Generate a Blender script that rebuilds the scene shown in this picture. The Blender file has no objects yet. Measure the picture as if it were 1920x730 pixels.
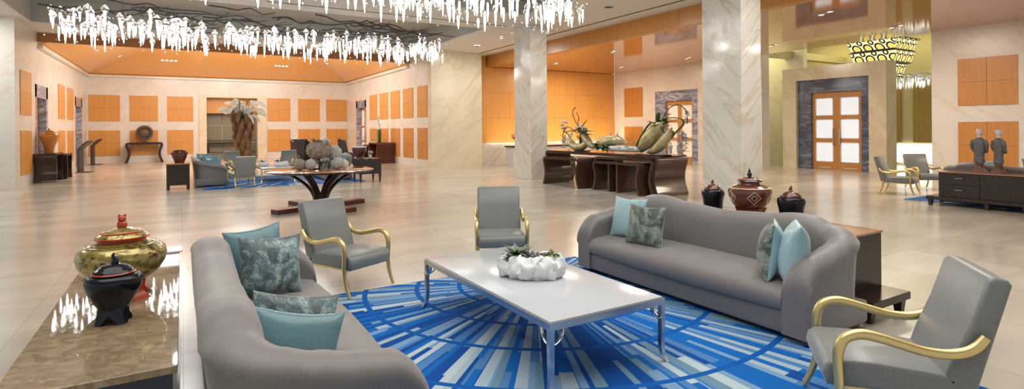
import bpy, bmesh, math, random
from mathutils import Vector, Matrix, Euler, noise
R = math.radians
PI = math.pi
rnd = random.Random(7)
scene = bpy.context.scene
COL = scene.collection

# ------------------------------------------------------------------ helpers
class MB:
    """collects geometry and links it as ONE mesh object"""
    def __init__(s):
        s.v = []; s.f = []; s.m = []
    def add(s, verts, faces, mi=0, M=None):
        o = len(s.v)
        if M is not None:
            verts = [M @ Vector(p) for p in verts]
        s.v += [tuple(p) for p in verts]
        s.f += [tuple(i + o for i in f) for f in faces]
        s.m += [mi] * len(faces)
        return s
    def from_bm(s, bm, mi=0, M=None):
        bm.verts.index_update()
        s.add([v.co.copy() for v in bm.verts], [[v.index for v in f.verts] for f in bm.faces], mi, M)
        bm.free(); return s
    def box(s, c, d, bev=0.0, seg=2, M=None, mi=0):
        bm = bmesh.new()
        bmesh.ops.create_cube(bm, size=1)
        for v in bm.verts:
            v.co = Vector((c[0] + v.co.x * d[0], c[1] + v.co.y * d[1], c[2] + v.co.z * d[2]))
        if bev > 0:
            bmesh.ops.bevel(bm, geom=list(bm.edges), offset=bev, segments=seg, profile=.5, affect='EDGES')
        return s.from_bm(bm, mi, M)
    def bb(s, x0, x1, y0, y1, z0, z1, bev=0.0, seg=2, M=None, mi=0):
        return s.box(((x0+x1)/2, (y0+y1)/2, (z0+z1)/2), (x1-x0, y1-y0, z1-z0), bev, seg, M, mi)
    def prism(s, pts, axis, lo, hi, bev=0.0, seg=2, M=None, mi=0):
        """2D polygon pts swept from lo to hi along axis ('x': pts are (y,z); 'y': (x,z); 'z': (x,y))"""
        bm = bmesh.new()
        def P(a, b, t):
            return {'x': (t, a, b), 'y': (a, t, b), 'z': (a, b, t)}[axis]
        A = [bm.verts.new(P(a, b, lo)) for a, b in pts]
        B = [bm.verts.new(P(a, b, hi)) for a, b in pts]
        n = len(pts)
        bm.faces.new(A); bm.faces.new(B[::-1])
        for i in range(n):
            bm.faces.new((A[i], B[i], B[(i+1) % n], A[(i+1) % n]))
        bmesh.ops.recalc_face_normals(bm, faces=bm.faces)
        if bev > 0:
            es = [e for e in bm.edges if any(len(f.verts) == n and n != 4 for f in e.link_faces)] if n != 4 else list(bm.edges)
            bmesh.ops.bevel(bm, geom=es, offset=bev, segments=seg, profile=.5, affect='EDGES')
        return s.from_bm(bm, mi, M)
    def lathe(s, prof, c=(0, 0, 0), n=32, mi=0, M=None, sx=1, sy=1):
        vs = []; fs = []
        rings = []
        for r, z in prof:
            if r < 1e-5:
                rings.append([len(vs)]); vs.append((c[0], c[1], c[2] + z))
            else:
                ring = []
                for k in range(n):
                    a = 2*PI*k/n
                    ring.append(len(vs)); vs.append((c[0] + r*math.cos(a)*sx, c[1] + r*math.sin(a)*sy, c[2] + z))
                rings.append(ring)
        for a, b in zip(rings, rings[1:]):
            if len(a) == 1 and len(b) == 1: continue
            for k in range(n):
                k2 = (k+1) % n
                if len(a) == 1: fs.append((a[0], b[k2], b[k]))
                elif len(b) == 1: fs.append((a[k], a[k2], b[0]))
                else: fs.append((a[k], a[k2], b[k2], b[k]))
        if len(rings[0]) > 1: fs.append(tuple(rings[0][::-1]))
        if len(rings[-1]) > 1: fs.append(tuple(rings[-1]))
        return s.add(vs, fs, mi, M)
    def loft(s, rings, closed=True, cap=True, mi=0, M=None):
        n = len(rings[0]); vs = [p for r in rings for p in r]; fs = []
        for i in range(len(rings)-1):
            for k in range(n if closed else n-1):
                k2 = (k+1) % n
                fs.append((i*n+k, i*n+k2, (i+1)*n+k2, (i+1)*n+k))
        if cap and closed:
            fs.append(tuple(range(n-1, -1, -1))); fs.append(tuple((len(rings)-1)*n+k for k in range(n)))
        return s.add(vs, fs, mi, M)
    def tube(s, path, r, n=10, flat=1.0, up=None, mi=0, M=None, cap=True):
        """round (or flattened) bar along a path; r is a number or one per point"""
        P = [Vector(p) for p in path]; rings = []
        N = None
        for i, p in enumerate(P):
            t = (P[min(i+1, len(P)-1)] - P[max(i-1, 0)])
            if t.length < 1e-9: t = Vector((0, 0, 1))
            t.normalize()
            if up is not None:
                N = Vector(up) - t*t.dot(Vector(up))
                if N.length < 1e-4: N = t.orthogonal()
            elif N is None: N = t.orthogonal()
            else:
                N = N - t*t.dot(N)
                if N.length < 1e-5: N = t.orthogonal()
            N.normalize(); B = t.cross(N)
            rr = r[i] if isinstance(r, (list, tuple)) else r
            rings.append([p + N*math.cos(2*PI*k/n)*rr + B*math.sin(2*PI*k/n)*rr*flat for k in range(n)])
        return s.loft(rings, cap=cap, mi=mi, M=M)
    def ball(s, c, r, n=12, m=8, nz=0.0, fr=3.0, mi=0, M=None):
        if not isinstance(r, (tuple, list)): r = (r, r, r)
        vs = []; fs = []
        def dp(d):
            q = Vector(d)
            k = 1 + (nz*noise.noise(q*fr + Vector(c)*7) if nz else 0)
            return (c[0]+d[0]*r[0]*k, c[1]+d[1]*r[1]*k, c[2]+d[2]*r[2]*k)
        vs.append(dp((0, 0, -1)))
        for j in range(1, m):
            ph = -PI/2 + PI*j/m
            for k in range(n):
                a = 2*PI*k/n
                vs.append(dp((math.cos(a)*math.cos(ph), math.sin(a)*math.cos(ph), math.sin(ph))))
        vs.append(dp((0, 0, 1)))
        for k in range(n):
            fs.append((0, 1+(k+1) % n, 1+k))
            fs.append((len(vs)-1, 1+(m-2)*n+k, 1+(m-2)*n+(k+1) % n))
        for j in range(m-2):
            for k in range(n):
                fs.append((1+j*n+k, 1+j*n+(k+1) % n, 1+(j+1)*n+(k+1) % n, 1+(j+1)*n+k))
        return s.add(vs, fs, mi, M)
    def leaf(s, base, d, L, w, up=(0, 0, 1), curl=0.0, n=6, mi=0):
        """a slim pointed petal or leaf with a folded middle and a little thickness"""
        d = Vector(d).normalized(); u = Vector(up); sd = d.cross(u)
        if sd.length < 1e-4: sd = d.orthogonal()
        sd.normalize(); u = sd.cross(d); b = Vector(base); rings = []
        for i in range(n+1):
            t = i/n
            ww = w*max(.03, math.sin(PI*min(1, .08+t*.92))**.8)
            c = b + d*L*t - u*curl*L*t*t
            th = w*.06 + 1e-4
            rings.append([c - sd*ww, c + u*(-ww*.25+th), c + sd*ww, c - u*(ww*.25+th)])
        return s.loft(rings, mi=mi)
    def build(s, name, mat, parent=None, smooth=35, label=None):
        me = bpy.data.meshes.new(name)
        me.from_pydata(s.v, [], s.f)
        mats = mat if isinstance(mat, (list, tuple)) else [mat]
        for m in mats: me.materials.append(m)
        me.polygons.foreach_set('material_index', s.m)
        bm = bmesh.new(); bm.from_mesh(me)
        bmesh.ops.recalc_face_normals(bm, faces=bm.faces)
        bm.to_mesh(me); bm.free()
        if smooth:
            me.shade_smooth(); me.set_sharp_from_angle(angle=R(smooth))
        me.update()
        o = bpy.data.objects.new(name, me); COL.objects.link(o)
        if parent is not None: o.parent = parent
        if label: o['label'] = label
        return o

def tag(o, label, cat, group=None, kind=None):
    o['label'] = label; o['category'] = cat
    if group: o['group'] = group
    if kind: o['kind'] = kind
    return o

def thing(name, label, cat, loc=(0, 0, 0), rz=0, group=None):
    o = bpy.data.objects.new(name, None); COL.objects.link(o)
    o.location = loc; o.rotation_euler = (0, 0, rz); o.empty_display_size = .1
    return tag(o, label, cat, group)

def struct(o, label, cat):
    return tag(o, label, cat, kind='structure')

def dup(root, loc, rz, label, group=None):
    def cp(o, par):
        c = o.copy(); COL.objects.link(c)
        if par is not None: c.parent = par
        for ch in list(o.children): cp(ch, c)
        return c
    r = cp(root, None)
    r.location = loc; r.rotation_euler = (0, 0, rz); r['label'] = label
    if group: r['group'] = group
    return r

# ------------------------------------------------------------------ materials
def nmat(name):
    m = bpy.data.materials.new(name); m.use_nodes = True
    nt = m.node_tree; b = nt.nodes['Principled BSDF']
    return m, nt, b
def lnk(nt, a, b): nt.links.new(a, b)
def nd(nt, t, **k):
    n = nt.nodes.new(t)
    for a, v in k.items(): setattr(n, a, v)
    return n
def mth(nt, op, a, b=None, c=None):
    n = nd(nt, 'ShaderNodeMath', operation=op)
    for i, x in enumerate((a, b, c)):
        if x is None: continue
        if isinstance(x, (int, float)): n.inputs[i].default_value = x
        else: lnk(nt, x, n.inputs[i])
    return n.outputs[0]
def ramp(nt, fac, stops, const=False):
    n = nd(nt, 'ShaderNodeValToRGB')
    if const: n.color_ramp.interpolation = 'CONSTANT'
    e = n.color_ramp.elements
    while len(e) < len(stops): e.new(.5)
    for el, (p, c) in zip(e, stops):
        el.position = p; el.color = (c[0], c[1], c[2], 1)
    lnk(nt, fac, n.inputs[0]); return n.outputs[0]
def coords(nt, world, scale=(1, 1, 1), rot=(0, 0, 0)):
    if world: src = nd(nt, 'ShaderNodeNewGeometry').outputs['Position']
    else: src = nd(nt, 'ShaderNodeTexCoord').outputs['Object']
    m0 = nd(nt, 'ShaderNodeMapping'); m0.inputs['Rotation'].default_value = rot; lnk(nt, src, m0.inputs['Vector'])
    mp = nd(nt, 'ShaderNodeMapping'); mp.inputs['Scale'].default_value = scale
    lnk(nt, m0.outputs[0], mp.inputs['Vector']); return mp.outputs[0]
def noise_n(nt, vec, sc, det=4, rough=.55, dist=0):
    n = nd(nt, 'ShaderNodeTexNoise'); n.inputs['Scale'].default_value = sc; n.inputs['Detail'].default_value = det
    n.inputs['Roughness'].default_value = rough; n.inputs['Distortion'].default_value = dist
    lnk(nt, vec, n.inputs['Vector']); return n.outputs[0]
def plain(name, col, rough=.5, metal=0, var=.08, sc=8, bump=0, coat=0, sheen=0, scale=(1, 1, 1), spec=None):
    m, nt, b = nmat(name)
    v = coords(nt, False, scale)
    f = noise_n(nt, v, sc)
    lo = tuple(max(0, c*(1-var)) for c in col); hi = tuple(min(1, c*(1+var)) for c in col)
    lnk(nt, ramp(nt, f, [(.3, lo), (.7, hi)]), b.inputs['Base Color'])
    b.inputs['Roughness'].default_value = rough; b.inputs['Metallic'].default_value = metal
    b.inputs['Coat Weight'].default_value = coat
    if sheen: b.inputs['Sheen Weight'].default_value = sheen
    if spec is not None: b.inputs['Specular IOR Level'].default_value = spec
    if bump:
        bp = nd(nt, 'ShaderNodeBump'); bp.inputs['Strength'].default_value = bump; bp.inputs['Distance'].default_value = .01
        lnk(nt, f, bp.inputs['Height']); lnk(nt, bp.outputs[0], b.inputs['Normal'])
    return m
def marble(name, base, vein, rough=.15, sc=.8, rot=(0, R(35), R(20)), stretch=(1, 1, .35), amount=.06, mott=.12):
    m, nt, b = nmat(name)
    v = coords(nt, True, stretch, rot)
    f1 = noise_n(nt, v, sc, 7, .6, 1.2)
    d = mth(nt, 'ABSOLUTE', mth(nt, 'SUBTRACT', f1, .5))
    vf = mth(nt, 'SUBTRACT', 1.0, mth(nt, 'MINIMUM', mth(nt, 'DIVIDE', d, amount), 1.0))
    f2 = noise_n(nt, v, sc*.8, 3)
    vf = mth(nt, 'MULTIPLY', vf, mth(nt, 'MULTIPLY', f2, 1.1))
    lo = tuple(c*(1-mott) for c in base)
    cc = ramp(nt, noise_n(nt, v, sc*2.3, 5), [(.35, lo), (.65, base)])
    mx = nd(nt, 'ShaderNodeMix', data_type='RGBA'); lnk(nt, vf, mx.inputs[0]); lnk(nt, cc, mx.inputs[6]); mx.inputs[7].default_value = (*vein, 1)
    lnk(nt, mx.outputs[2], b.inputs['Base Color']); b.inputs['Roughness'].default_value = rough
    return m
def wood(name, c1, c2, rough=.35, axis='z', sc=6, coat=0, world=True, panel=0):
    m, nt, b = nmat(name)
    s = {'z': (9, 9, .5), 'x': (.5, 9, 9), 'y': (9, .5, 9)}[axis]
    v = coords(nt, world, s)
    f = noise_n(nt, v, sc*.35, 5, .6, .4)
    c = ramp(nt, f, [(.3, c1), (.7, c2)])
    lnk(nt, c, b.inputs['Base Color']); b.inputs['Roughness'].default_value = rough
    b.inputs['Coat Weight'].default_value = coat; b.inputs['Coat Roughness'].default_value = .06
    return m
def emit(name, col, st):
    m, nt, b = nmat(name)
    b.inputs['Base Color'].default_value = (*col, 1)
    b.inputs['Emission Color'].default_value = (*col, 1); b.inputs['Emission Strength'].default_value = st
    return m

M = {}
# floor : large honed limestone slabs
m, nt, b = nmat('limestone_slabs')
v = coords(nt, True, (1, 1, 1))
br = nd(nt, 'ShaderNodeTexBrick'); br.offset = 0.0; br.offset_frequency = 1; br.squash = 1
br.inputs['Scale'].default_value = 1.0; br.inputs['Brick Width'].default_value = 1.25; br.inputs['Row Height'].default_value = 1.25
br.inputs['Mortar Size'].default_value = .004; br.inputs['Mortar Smooth'].default_value = .3; br.inputs['Bias'].default_value = 0
br.inputs['Color1'].default_value = (.585, .55, .48, 1); br.inputs['Color2'].default_value = (.495, .46, .395, 1); br.inputs['Mortar'].default_value = (.38, .34, .29, 1)
lnk(nt, v, br.inputs['Vector'])
f = noise_n(nt, coords(nt, True, (.5, 1.6, 1)), .9, 5, .55, .6)
mx = nd(nt, 'ShaderNodeMix', data_type='RGBA', blend_type='MULTIPLY'); mx.inputs[0].default_value = 1
lnk(nt, br.outputs[0], mx.inputs[6]); lnk(nt, ramp(nt, f, [(.3, (.82, .8, .78)), (.7, (1.06, 1.05, 1.03))]), mx.inputs[7])
lnk(nt, mx.outputs[2], b.inputs['Base Color'])
lnk(nt, mth(nt, 'ADD', mth(nt, 'MULTIPLY', f, .12), .14), b.inputs['Roughness'])
M['floor'] = m
LAY = tuple(Vector((1, 1, -1)).rotation_difference(Vector((1, 0, 0))).to_euler())     # beds of the stone slope through it
M['marble'] = marble('cream_marble', (.77, .735, .675), (.65, .56, .45), .27, .62, LAY, (1, .3, .3), .022, .07)
M['marble_col'] = marble('veined_cream_marble', (.73, .70, .64), (.50, .40, .24), .10, 2.1, LAY, (1, .12, .12), .028, .10)
M['marble_warm'] = marble('golden_marble', (.78, .70, .53), (.63, .51, .32), .16, 1.0, LAY, (1, .28, .28), .03, .12)
M['marble_blue_lt'] = marble('pale_blue_marble', (.27, .31, .45), (.72, .74, .80), .12, 1.6, (0, R(12), R(5)), (.35, .35, 1.5), .05, .45)
M['marble_blue'] = marble('blue_marble', (.12, .15, .245), (.50, .53, .58), .10, 1.6, (0, R(12), R(5)), (.35, .35, 1.5), .022, .45)
M['marble_top'] = marble('brown_marble', (.33, .245, .155), (.14, .09, .05), .03, 5.0, (0, 0, R(25)), (1, 1.6, 1), .05, .35)
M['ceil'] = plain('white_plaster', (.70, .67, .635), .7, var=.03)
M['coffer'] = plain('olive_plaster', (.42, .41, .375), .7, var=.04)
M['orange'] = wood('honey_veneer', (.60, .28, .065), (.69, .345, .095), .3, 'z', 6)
M['orange_h'] = wood('honey_veneer_level_lit', (.80, .40, .115), (.88, .47, .15), .28, 'y', 6)  # light put into the colour: paler veneer brightens the alcove slopes
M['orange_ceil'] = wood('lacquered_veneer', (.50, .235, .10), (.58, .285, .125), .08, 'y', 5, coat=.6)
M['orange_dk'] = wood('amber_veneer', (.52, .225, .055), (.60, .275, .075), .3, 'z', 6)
M['fascia'] = wood('brown_veneer', (.30, .12, .03), (.37, .155, .045), .35, 'x', 6)
M['door'] = wood('door_veneer', (.50, .23, .06), (.58, .28, .08), .3, 'z', 6)
M['dark'] = wood('espresso_wood', (.020, .010, .008), (.036, .018, .013), .22, 'y', 6, world=False)
M['dark_z'] = wood('espresso_wood_upright', (.022, .011, .009), (.042, .020, .014), .22, 'z', 6, world=False)
M['navy'] = wood('blue_black_lacquer', (.008, .012, .035), (.012, .02, .05), .15, 'y', 6, world=False)
M['walnut'] = wood('banded_rosewood', (.050, .026, .018), (.092, .047, .029), .16, 'x', 9, world=False, coat=.3)
M['tan_top'] = wood('polished_burl', (.36, .17, .08), (.50, .26, .13), .06, 'x', 3, world=False, coat=.5)
M['redwood'] = plain('red_brown_wood', (.09, .02, .012), .25)
M['gold'] = plain('brushed_gold', (.80, .63, .29), .36, 1, .06)
M['steel'] = plain('brushed_steel', (.66, .64, .63), .25, 1, .05)
M['chrome'] = plain('chrome', (.8, .8, .8), .1, 1, .02)
M['white_glass'] = plain('white_back_painted_glass', (.51, .54, .575), .16, var=.01)
M['black_lacquer'] = plain('black_lacquer', (.006, .007, .012), .14, var=.1, spec=.32)
M['red_lacquer'] = plain('red_lacquer', (.42, .045, .012), .2, var=.15)
M['dk_red_lacquer'] = plain('maroon_lacquer', (.10, .018, .012), .15, var=.2, coat=.4)
M['brown_lacquer'] = plain('brown_lacquer', (.13, .035, .018), .15, var=.2, coat=.4)
M['cream_line'] = plain('cream_inlay', (.55, .42, .30), .4)
M['orange_glaze'] = plain('amber_glaze', (.50, .17, .01), .08, var=.1, coat=.6)
M['white_cer'] = plain('white_ceramic', (.74, .75, .77), .35, var=.05, sc=20, bump=.3)
M['soil'] = plain('dark_soil', (.05, .045, .04), .9, var=.4, sc=40, bump=.6)
M['leaf'] = plain('green_leaf', (.06, .13, .03), .4, var=.4, sc=12)
M['leaf_lt'] = plain('lime_leaf', (.25, .36, .07), .4, var=.35, sc=20)
M['leaf_grey'] = plain('grey_green_leaf', (.16, .19, .14), .5, var=.35, sc=20)
M['petal'] = plain('white_petal', (.90, .90, .87), .5, var=.03)
def thin_petal(name, col):
    m, nt, b = nmat(name)
    c = ramp(nt, noise_n(nt, coords(nt, False), 6), [(.3, tuple(x*.95 for x in col)), (.7, col)])
    lnk(nt, c, b.inputs['Base Color']); b.inputs['Roughness'].default_value = .5
    tr = nd(nt, 'ShaderNodeBsdfTranslucent'); lnk(nt, c, tr.inputs[0])
    mx = nd(nt, 'ShaderNodeMixShader'); mx.inputs[0].default_value = .45
    lnk(nt, b.outputs[0], mx.inputs[1]); lnk(nt, tr.outputs[0], mx.inputs[2])
    lnk(nt, mx.outputs[0], nt.nodes['Material Output'].inputs[0]); return m
M['petal'] = thin_petal('white_petal', (.93, .93, .89))
M['orchid'] = plain('pale_lilac_petal', (.62, .55, .55), .5, var=.15)
M['pod'] = plain('brown_husk', (.23, .115, .05), .45, var=.35, sc=6, bump=.3)
M['goldpod'] = plain('gold_leafed_pod', (.52, .44, .24), .28, .3, var=.3, sc=7, bump=.2)
M['twig'] = plain('grey_brown_twig', (.075, .064, .058), .7, var=.2)
M['dry'] = plain('dried_seed_heads', (.36, .30, .25), .85, var=.5, sc=45, bump=1)
M['grey_ball'] = plain('silvery_moss', (.48, .48, .47), .8, var=.4, sc=40, bump=1)
M['bluegrey'] = plain('slate_blue_ceramic', (.24, .30, .36), .45, var=.15)
M['bronze'] = plain('dark_bronze', (.06, .057, .06), .4, .4, var=.3, sc=14, bump=.4)
M['robe'] = plain('grey_stone_robe', (.125, .115, .12), .55, 0, var=.3, sc=14, bump=.4)
M['silver'] = plain('pale_silver', (.62, .60, .58), .35, .1, var=.1)
M['terra'] = plain('red_stone', (.16, .07, .055), .5, var=.25)
M['disc'] = plain('carved_brown_wood', (.13, .085, .055), .55, var=.2, sc=10)
M['leather'] = plain('dark_brown_leather', (.045, .025, .02), .4, var=.15)
M['white_lac'] = plain('white_lacquer', (.70, .68, .72), .25, var=.02)
M['handle'] = plain('satin_nickel', (.62, .61, .60), .25, 1, .04)
M['vent'] = plain('dark_slot', (.07, .065, .06), .8)
M['trim_w'] = plain('white_ring', (.7, .68, .66), .5, var=.02)
M['taupe_panel'] = plain('taupe_lacquer', (.24, .22, .15), .3, var=.04)
M['cream_wall'] = plain('cream_wall', (.62, .55, .36), .6, var=.03)
M['olive_dk'] = plain('olive_stone_edge', (.24, .19, .09), .4, var=.1)
M['lamp'] = emit('warm_lamp', (1, .86, .66), 9)
M['bright'] = emit('bright_window', (1, .98, .94), 3.2)
M['frost'] = emit('lit_frosted_glass', (.80, .88, .98), .46)
M['frost_warm'] = emit('warm_frosted_glass', (.80, .70, .58), .30)

# fabrics -----------------------------------------------------------
def fabric(name, col, rough=.55, sheen=.4, streak=(60, 3, 3), amt=.12):
    m, nt, b = nmat(name)
    v = coords(nt, False, streak)
    f = noise_n(nt, v, 4, 4, .6)
    lo = tuple(c*(1-amt) for c in col); hi = tuple(min(1, c*(1+amt)) for c in col)
    lnk(nt, ramp(nt, f, [(.3, lo), (.7, hi)]), b.inputs['Base Color'])
    b.inputs['Roughness'].default_value = rough; b.inputs['Sheen Weight'].default_value = sheen; b.inputs['Sheen Roughness'].default_value = .4
    bp = nd(nt, 'ShaderNodeBump'); bp.inputs['Strength'].default_value = .12; bp.inputs['Distance'].default_value = .004
    lnk(nt, f, bp.inputs['Height']); lnk(nt, bp.outputs[0], b.inputs['Normal'])
    return m
M['sofa'] = fabric('grey_sateen', (.182, .167, .163), .48, .35, (50, 50, 3))
M['chair'] = fabric('grey_satin', (.19, .20, .193), .36, .3, (12, 12, 12), .06)
M['teal'] = fabric('teal_satin', (.11, .215, .25), .24, .25, (10, 10, 10), .08)
M['aqua'] = fabric('pale_aqua_satin', (.31, .47, .51), .28, .25, (10, 10, 10), .06)
def brocade(name, base, fig, th=.5, sc=13):
    m, nt, b = nmat(name)
    v = coords(nt, False)
    f = noise_n(nt, v, sc, 3, .55, 3.5)
    g = noise_n(nt, v, sc*.45, 2, .5, 1.5)
    k = mth(nt, 'MULTIPLY', mth(nt, 'ABSOLUTE', mth(nt, 'SUBTRACT', f, .5)), 9)
    k = mth(nt, 'MINIMUM', k, 1.0)
    c1 = ramp(nt, k, [(.25, fig), (.6, base)])
    c2 = ramp(nt, g, [(.42, tuple(c*.5 for c in base)), (.56, (1, 1, 1))])
    mx = nd(nt, 'ShaderNodeMix', data_type='RGBA', blend_type='MULTIPLY'); mx.inputs[0].default_value = .75
    lnk(nt, c1, mx.inputs[6]); lnk(nt, c2, mx.inputs[7]); lnk(nt, mx.outputs[2], b.inputs['Base Color'])
    b.inputs['Roughness'].default_value = .36; b.inputs['Sheen Weight'].default_value = .2
    return m
M['brocade_blue'] = brocade('blue_brocade', (.115, .215, .26), (.36, .42, .38))
M['brocade_green'] = brocade('sage_brocade', (.15, .20, .18), (.30, .34, .27), sc=9)

# gold flecked jar
m, nt, b = nmat('flecked_gold_lacquer')
v = coords(nt, False)
f = noise_n(nt, coords(nt, False, (1, 1, 1.6)), 26, 4, .6, .8); g = noise_n(nt, v, 5, 3)
th = mth(nt, 'ADD', f, mth(nt, 'MULTIPLY', mth(nt, 'SUBTRACT', g, .5), .5))
lnk(nt, ramp(nt, th, [(.34, (.03, .025, .015)), (.41, (.20, .13, .025)), (.52, (.34, .27, .07)), (.72, (.42, .37, .15))]), b.inputs['Base Color'])
b.inputs['Metallic'].default_value = .55; b.inputs['Roughness'].default_value = .22; b.inputs['Coat Weight'].default_value = .5
M['goldjar'] = m

# rug: rays of blue dashes from one centre, crossed by rings ---------
def rug_mat(name, cx, cy, rings, seed):
    m, nt, b = nmat(name)
    pos = nd(nt, 'ShaderNodeNewGeometry').outputs['Position']
    sp = nd(nt, 'ShaderNodeSeparateXYZ'); lnk(nt, pos, sp.inputs[0])
    x = mth(nt, 'SUBTRACT', sp.outputs[0], cx); y = mth(nt, 'SUBTRACT', sp.outputs[1], cy)
    r = mth(nt, 'SQRT', mth(nt, 'ADD', mth(nt, 'MULTIPLY', x, x), mth(nt, 'MULTIPLY', y, y)))
    a = mth(nt, 'ARCTAN2', y, x)
    def wn(u, v):
        c = nd(nt, 'ShaderNodeCombineXYZ'); lnk(nt, u, c.inputs[0])
        if isinstance(v, (int, float)): c.inputs[1].default_value = v
        else: lnk(nt, v, c.inputs[1])
        w = nd(nt, 'ShaderNodeTexWhiteNoise', noise_dimensions='2D'); lnk(nt, c.outputs[0], w.inputs['Vector']); return w.outputs['Value']
    def layer(N, k, s):
        cell = mth(nt, 'FLOOR', mth(nt, 'MULTIPLY', a, N/(2*PI)))
        off = mth(nt, 'MULTIPLY', wn(cell, seed+s), 9)
        seg = mth(nt, 'FLOOR', mth(nt, 'ADD', mth(nt, 'MULTIPLY', r, k), off))
        return wn(cell, mth(nt, 'ADD', seg, s*13.7)), wn(cell, mth(nt, 'ADD', seg, s*31.1+4))
    v1, s1 = layer(117, .62, 1); v2, s2 = layer(259, .85, 2); v3, s3 = layer(173, .55, 3)
    stops = [(0, (.003, .065, .29)), (.27, (.005, .12, .43)), (.46, (.07, .195, .44)), (.60, (.17, .30, .49)), (.72, (.135, .25, .345)), (.82, (.33, .43, .51)), (.93, (.42, .51, .56))]
    def pick(fac, A, B):
        mx = nd(nt, 'ShaderNodeMix', data_type='FLOAT'); lnk(nt, fac, mx.inputs[0]); lnk(nt, A, mx.inputs[2]); lnk(nt, B, mx.inputs[3]); return mx.outputs[0]
    t = pick(mth(nt, 'GREATER_THAN', s2, .34), v1, v2)
    t = pick(mth(nt, 'GREATER_THAN', s3, .60), t, v3)
    col = ramp(nt, t, stops, True)
    for R_ in rings:
        d = mth(nt, 'ABSOLUTE', mth(nt, 'SUBTRACT', r, R_))
        k = mth(nt, 'LESS_THAN', d, .026)
        mx = nd(nt, 'ShaderNodeMix', data_type='RGBA'); lnk(nt, k, mx.inputs[0]); lnk(nt, col, mx.inputs[6]); mx.inputs[7].default_value = (.003, .09, .37, 1); col = mx.outputs[2]
    f = noise_n(nt, coords(nt, True), 220, 2)
    bp = nd(nt, 'ShaderNodeBump'); bp.inputs['Strength'].default_value = .3; bp.inputs['Distance'].default_value = .004
    lnk(nt, f, bp.inputs['Height']); lnk(nt, bp.outputs[0], b.inputs['Normal'])
    lnk(nt, col, b.inputs['Base Color']); b.inputs['Roughness'].default_value = .9; b.inputs['Specular IOR Level'].default_value = .15
    return m
M['rug'] = rug_mat('blue_ray_carpet', 3.4, 5.15, (.86, 1.32, 1.86, 2.54, 3.25), 3)
M['rug2'] = rug_mat('blue_ray_carpet_rear', 3.6, 21.5, (.86, 1.32, 1.86, 2.54, 3.25), 8)
M['rug3'] = rug_mat('blue_ray_carpet_side', 17.3, 3.4, (.86, 1.32, 1.86, 2.54, 3.25), 12)

# crystal: lit core and clear cap ------------------------------------
M['core'] = emit('lit_crystal', (1, .98, .96), 7.5)
M['core_reflected'] = emit('reflected_crystal', (1, .98, .92), .8)  # faint glow imitating crystals seen only as a reflection
M['corridor_wood'] = wood('olive_veneer', (.36, .24, .075), (.43, .30, .10), .3, 'z', 6)
m, nt, b = nmat('clear_crystal'); b.inputs['Transmission Weight'].default_value = 1; b.inputs['Roughness'].default_value = .02; b.inputs['IOR'].default_value = 1.5
lnk(nt, ramp(nt, noise_n(nt, coords(nt, False), 3), [(.3, (.93, .96, .97)), (.7, (1, 1, 1))]), b.inputs['Base Color'])
M['crystal'] = m
# pierced amber lantern
m, nt, b = nmat('pierced_amber_shade')
pos = nd(nt, 'ShaderNodeTexCoord').outputs['Object']
sp = nd(nt, 'ShaderNodeSeparateXYZ'); lnk(nt, pos, sp.inputs[0])
u = mth(nt, 'ADD', sp.outputs[0], sp.outputs[1]); w = sp.outputs[2]
def cellr(sx, sz, ox, oz):
    fu = mth(nt, 'SUBTRACT', mth(nt, 'FRACT', mth(nt, 'ADD', mth(nt, 'DIVIDE', u, sx), ox)), .5)
    fw = mth(nt, 'SUBTRACT', mth(nt, 'FRACT', mth(nt, 'ADD', mth(nt, 'DIVIDE', w, sz), oz)), .5)
    fu = mth(nt, 'MULTIPLY', fu, sx); fw = mth(nt, 'MULTIPLY', fw, sz)
    return mth(nt, 'SQRT', mth(nt, 'ADD', mth(nt, 'MULTIPLY', fu, fu), mth(nt, 'MULTIPLY', fw, fw)))
r1 = cellr(.44, .46, .1, .2); r2 = cellr(.44, .46, .6, .7)
k1 = mth(nt, 'LESS_THAN', mth(nt, 'ABSOLUTE', mth(nt, 'SUBTRACT', r1, .15)), .03)
k2 = mth(nt, 'LESS_THAN', mth(nt, 'ABSOLUTE', mth(nt, 'SUBTRACT', r2, .08)), .028)
k = mth(nt, 'MAXIMUM', k1, k2)
ii = mth(nt, 'LESS_THAN', r1, .1)
mxc = nd(nt, 'ShaderNodeMix', data_type='RGBA'); lnk(nt, ii, mxc.inputs[0]); mxc.inputs[6].default_value = (1, .92, .5, 1); mxc.inputs[7].default_value = (1, .72, .12, 1)
lnk(nt, mxc.outputs[2], b.inputs['Emission Color']); b.inputs['Base Color'].default_value = (.03, .02, .01, 1)
lnk(nt, mth(nt, 'MULTIPLY', mth(nt, 'SUBTRACT', 1.0, k), 1.15), b.inputs['Emission Strength'])
M['lantern'] = m
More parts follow.
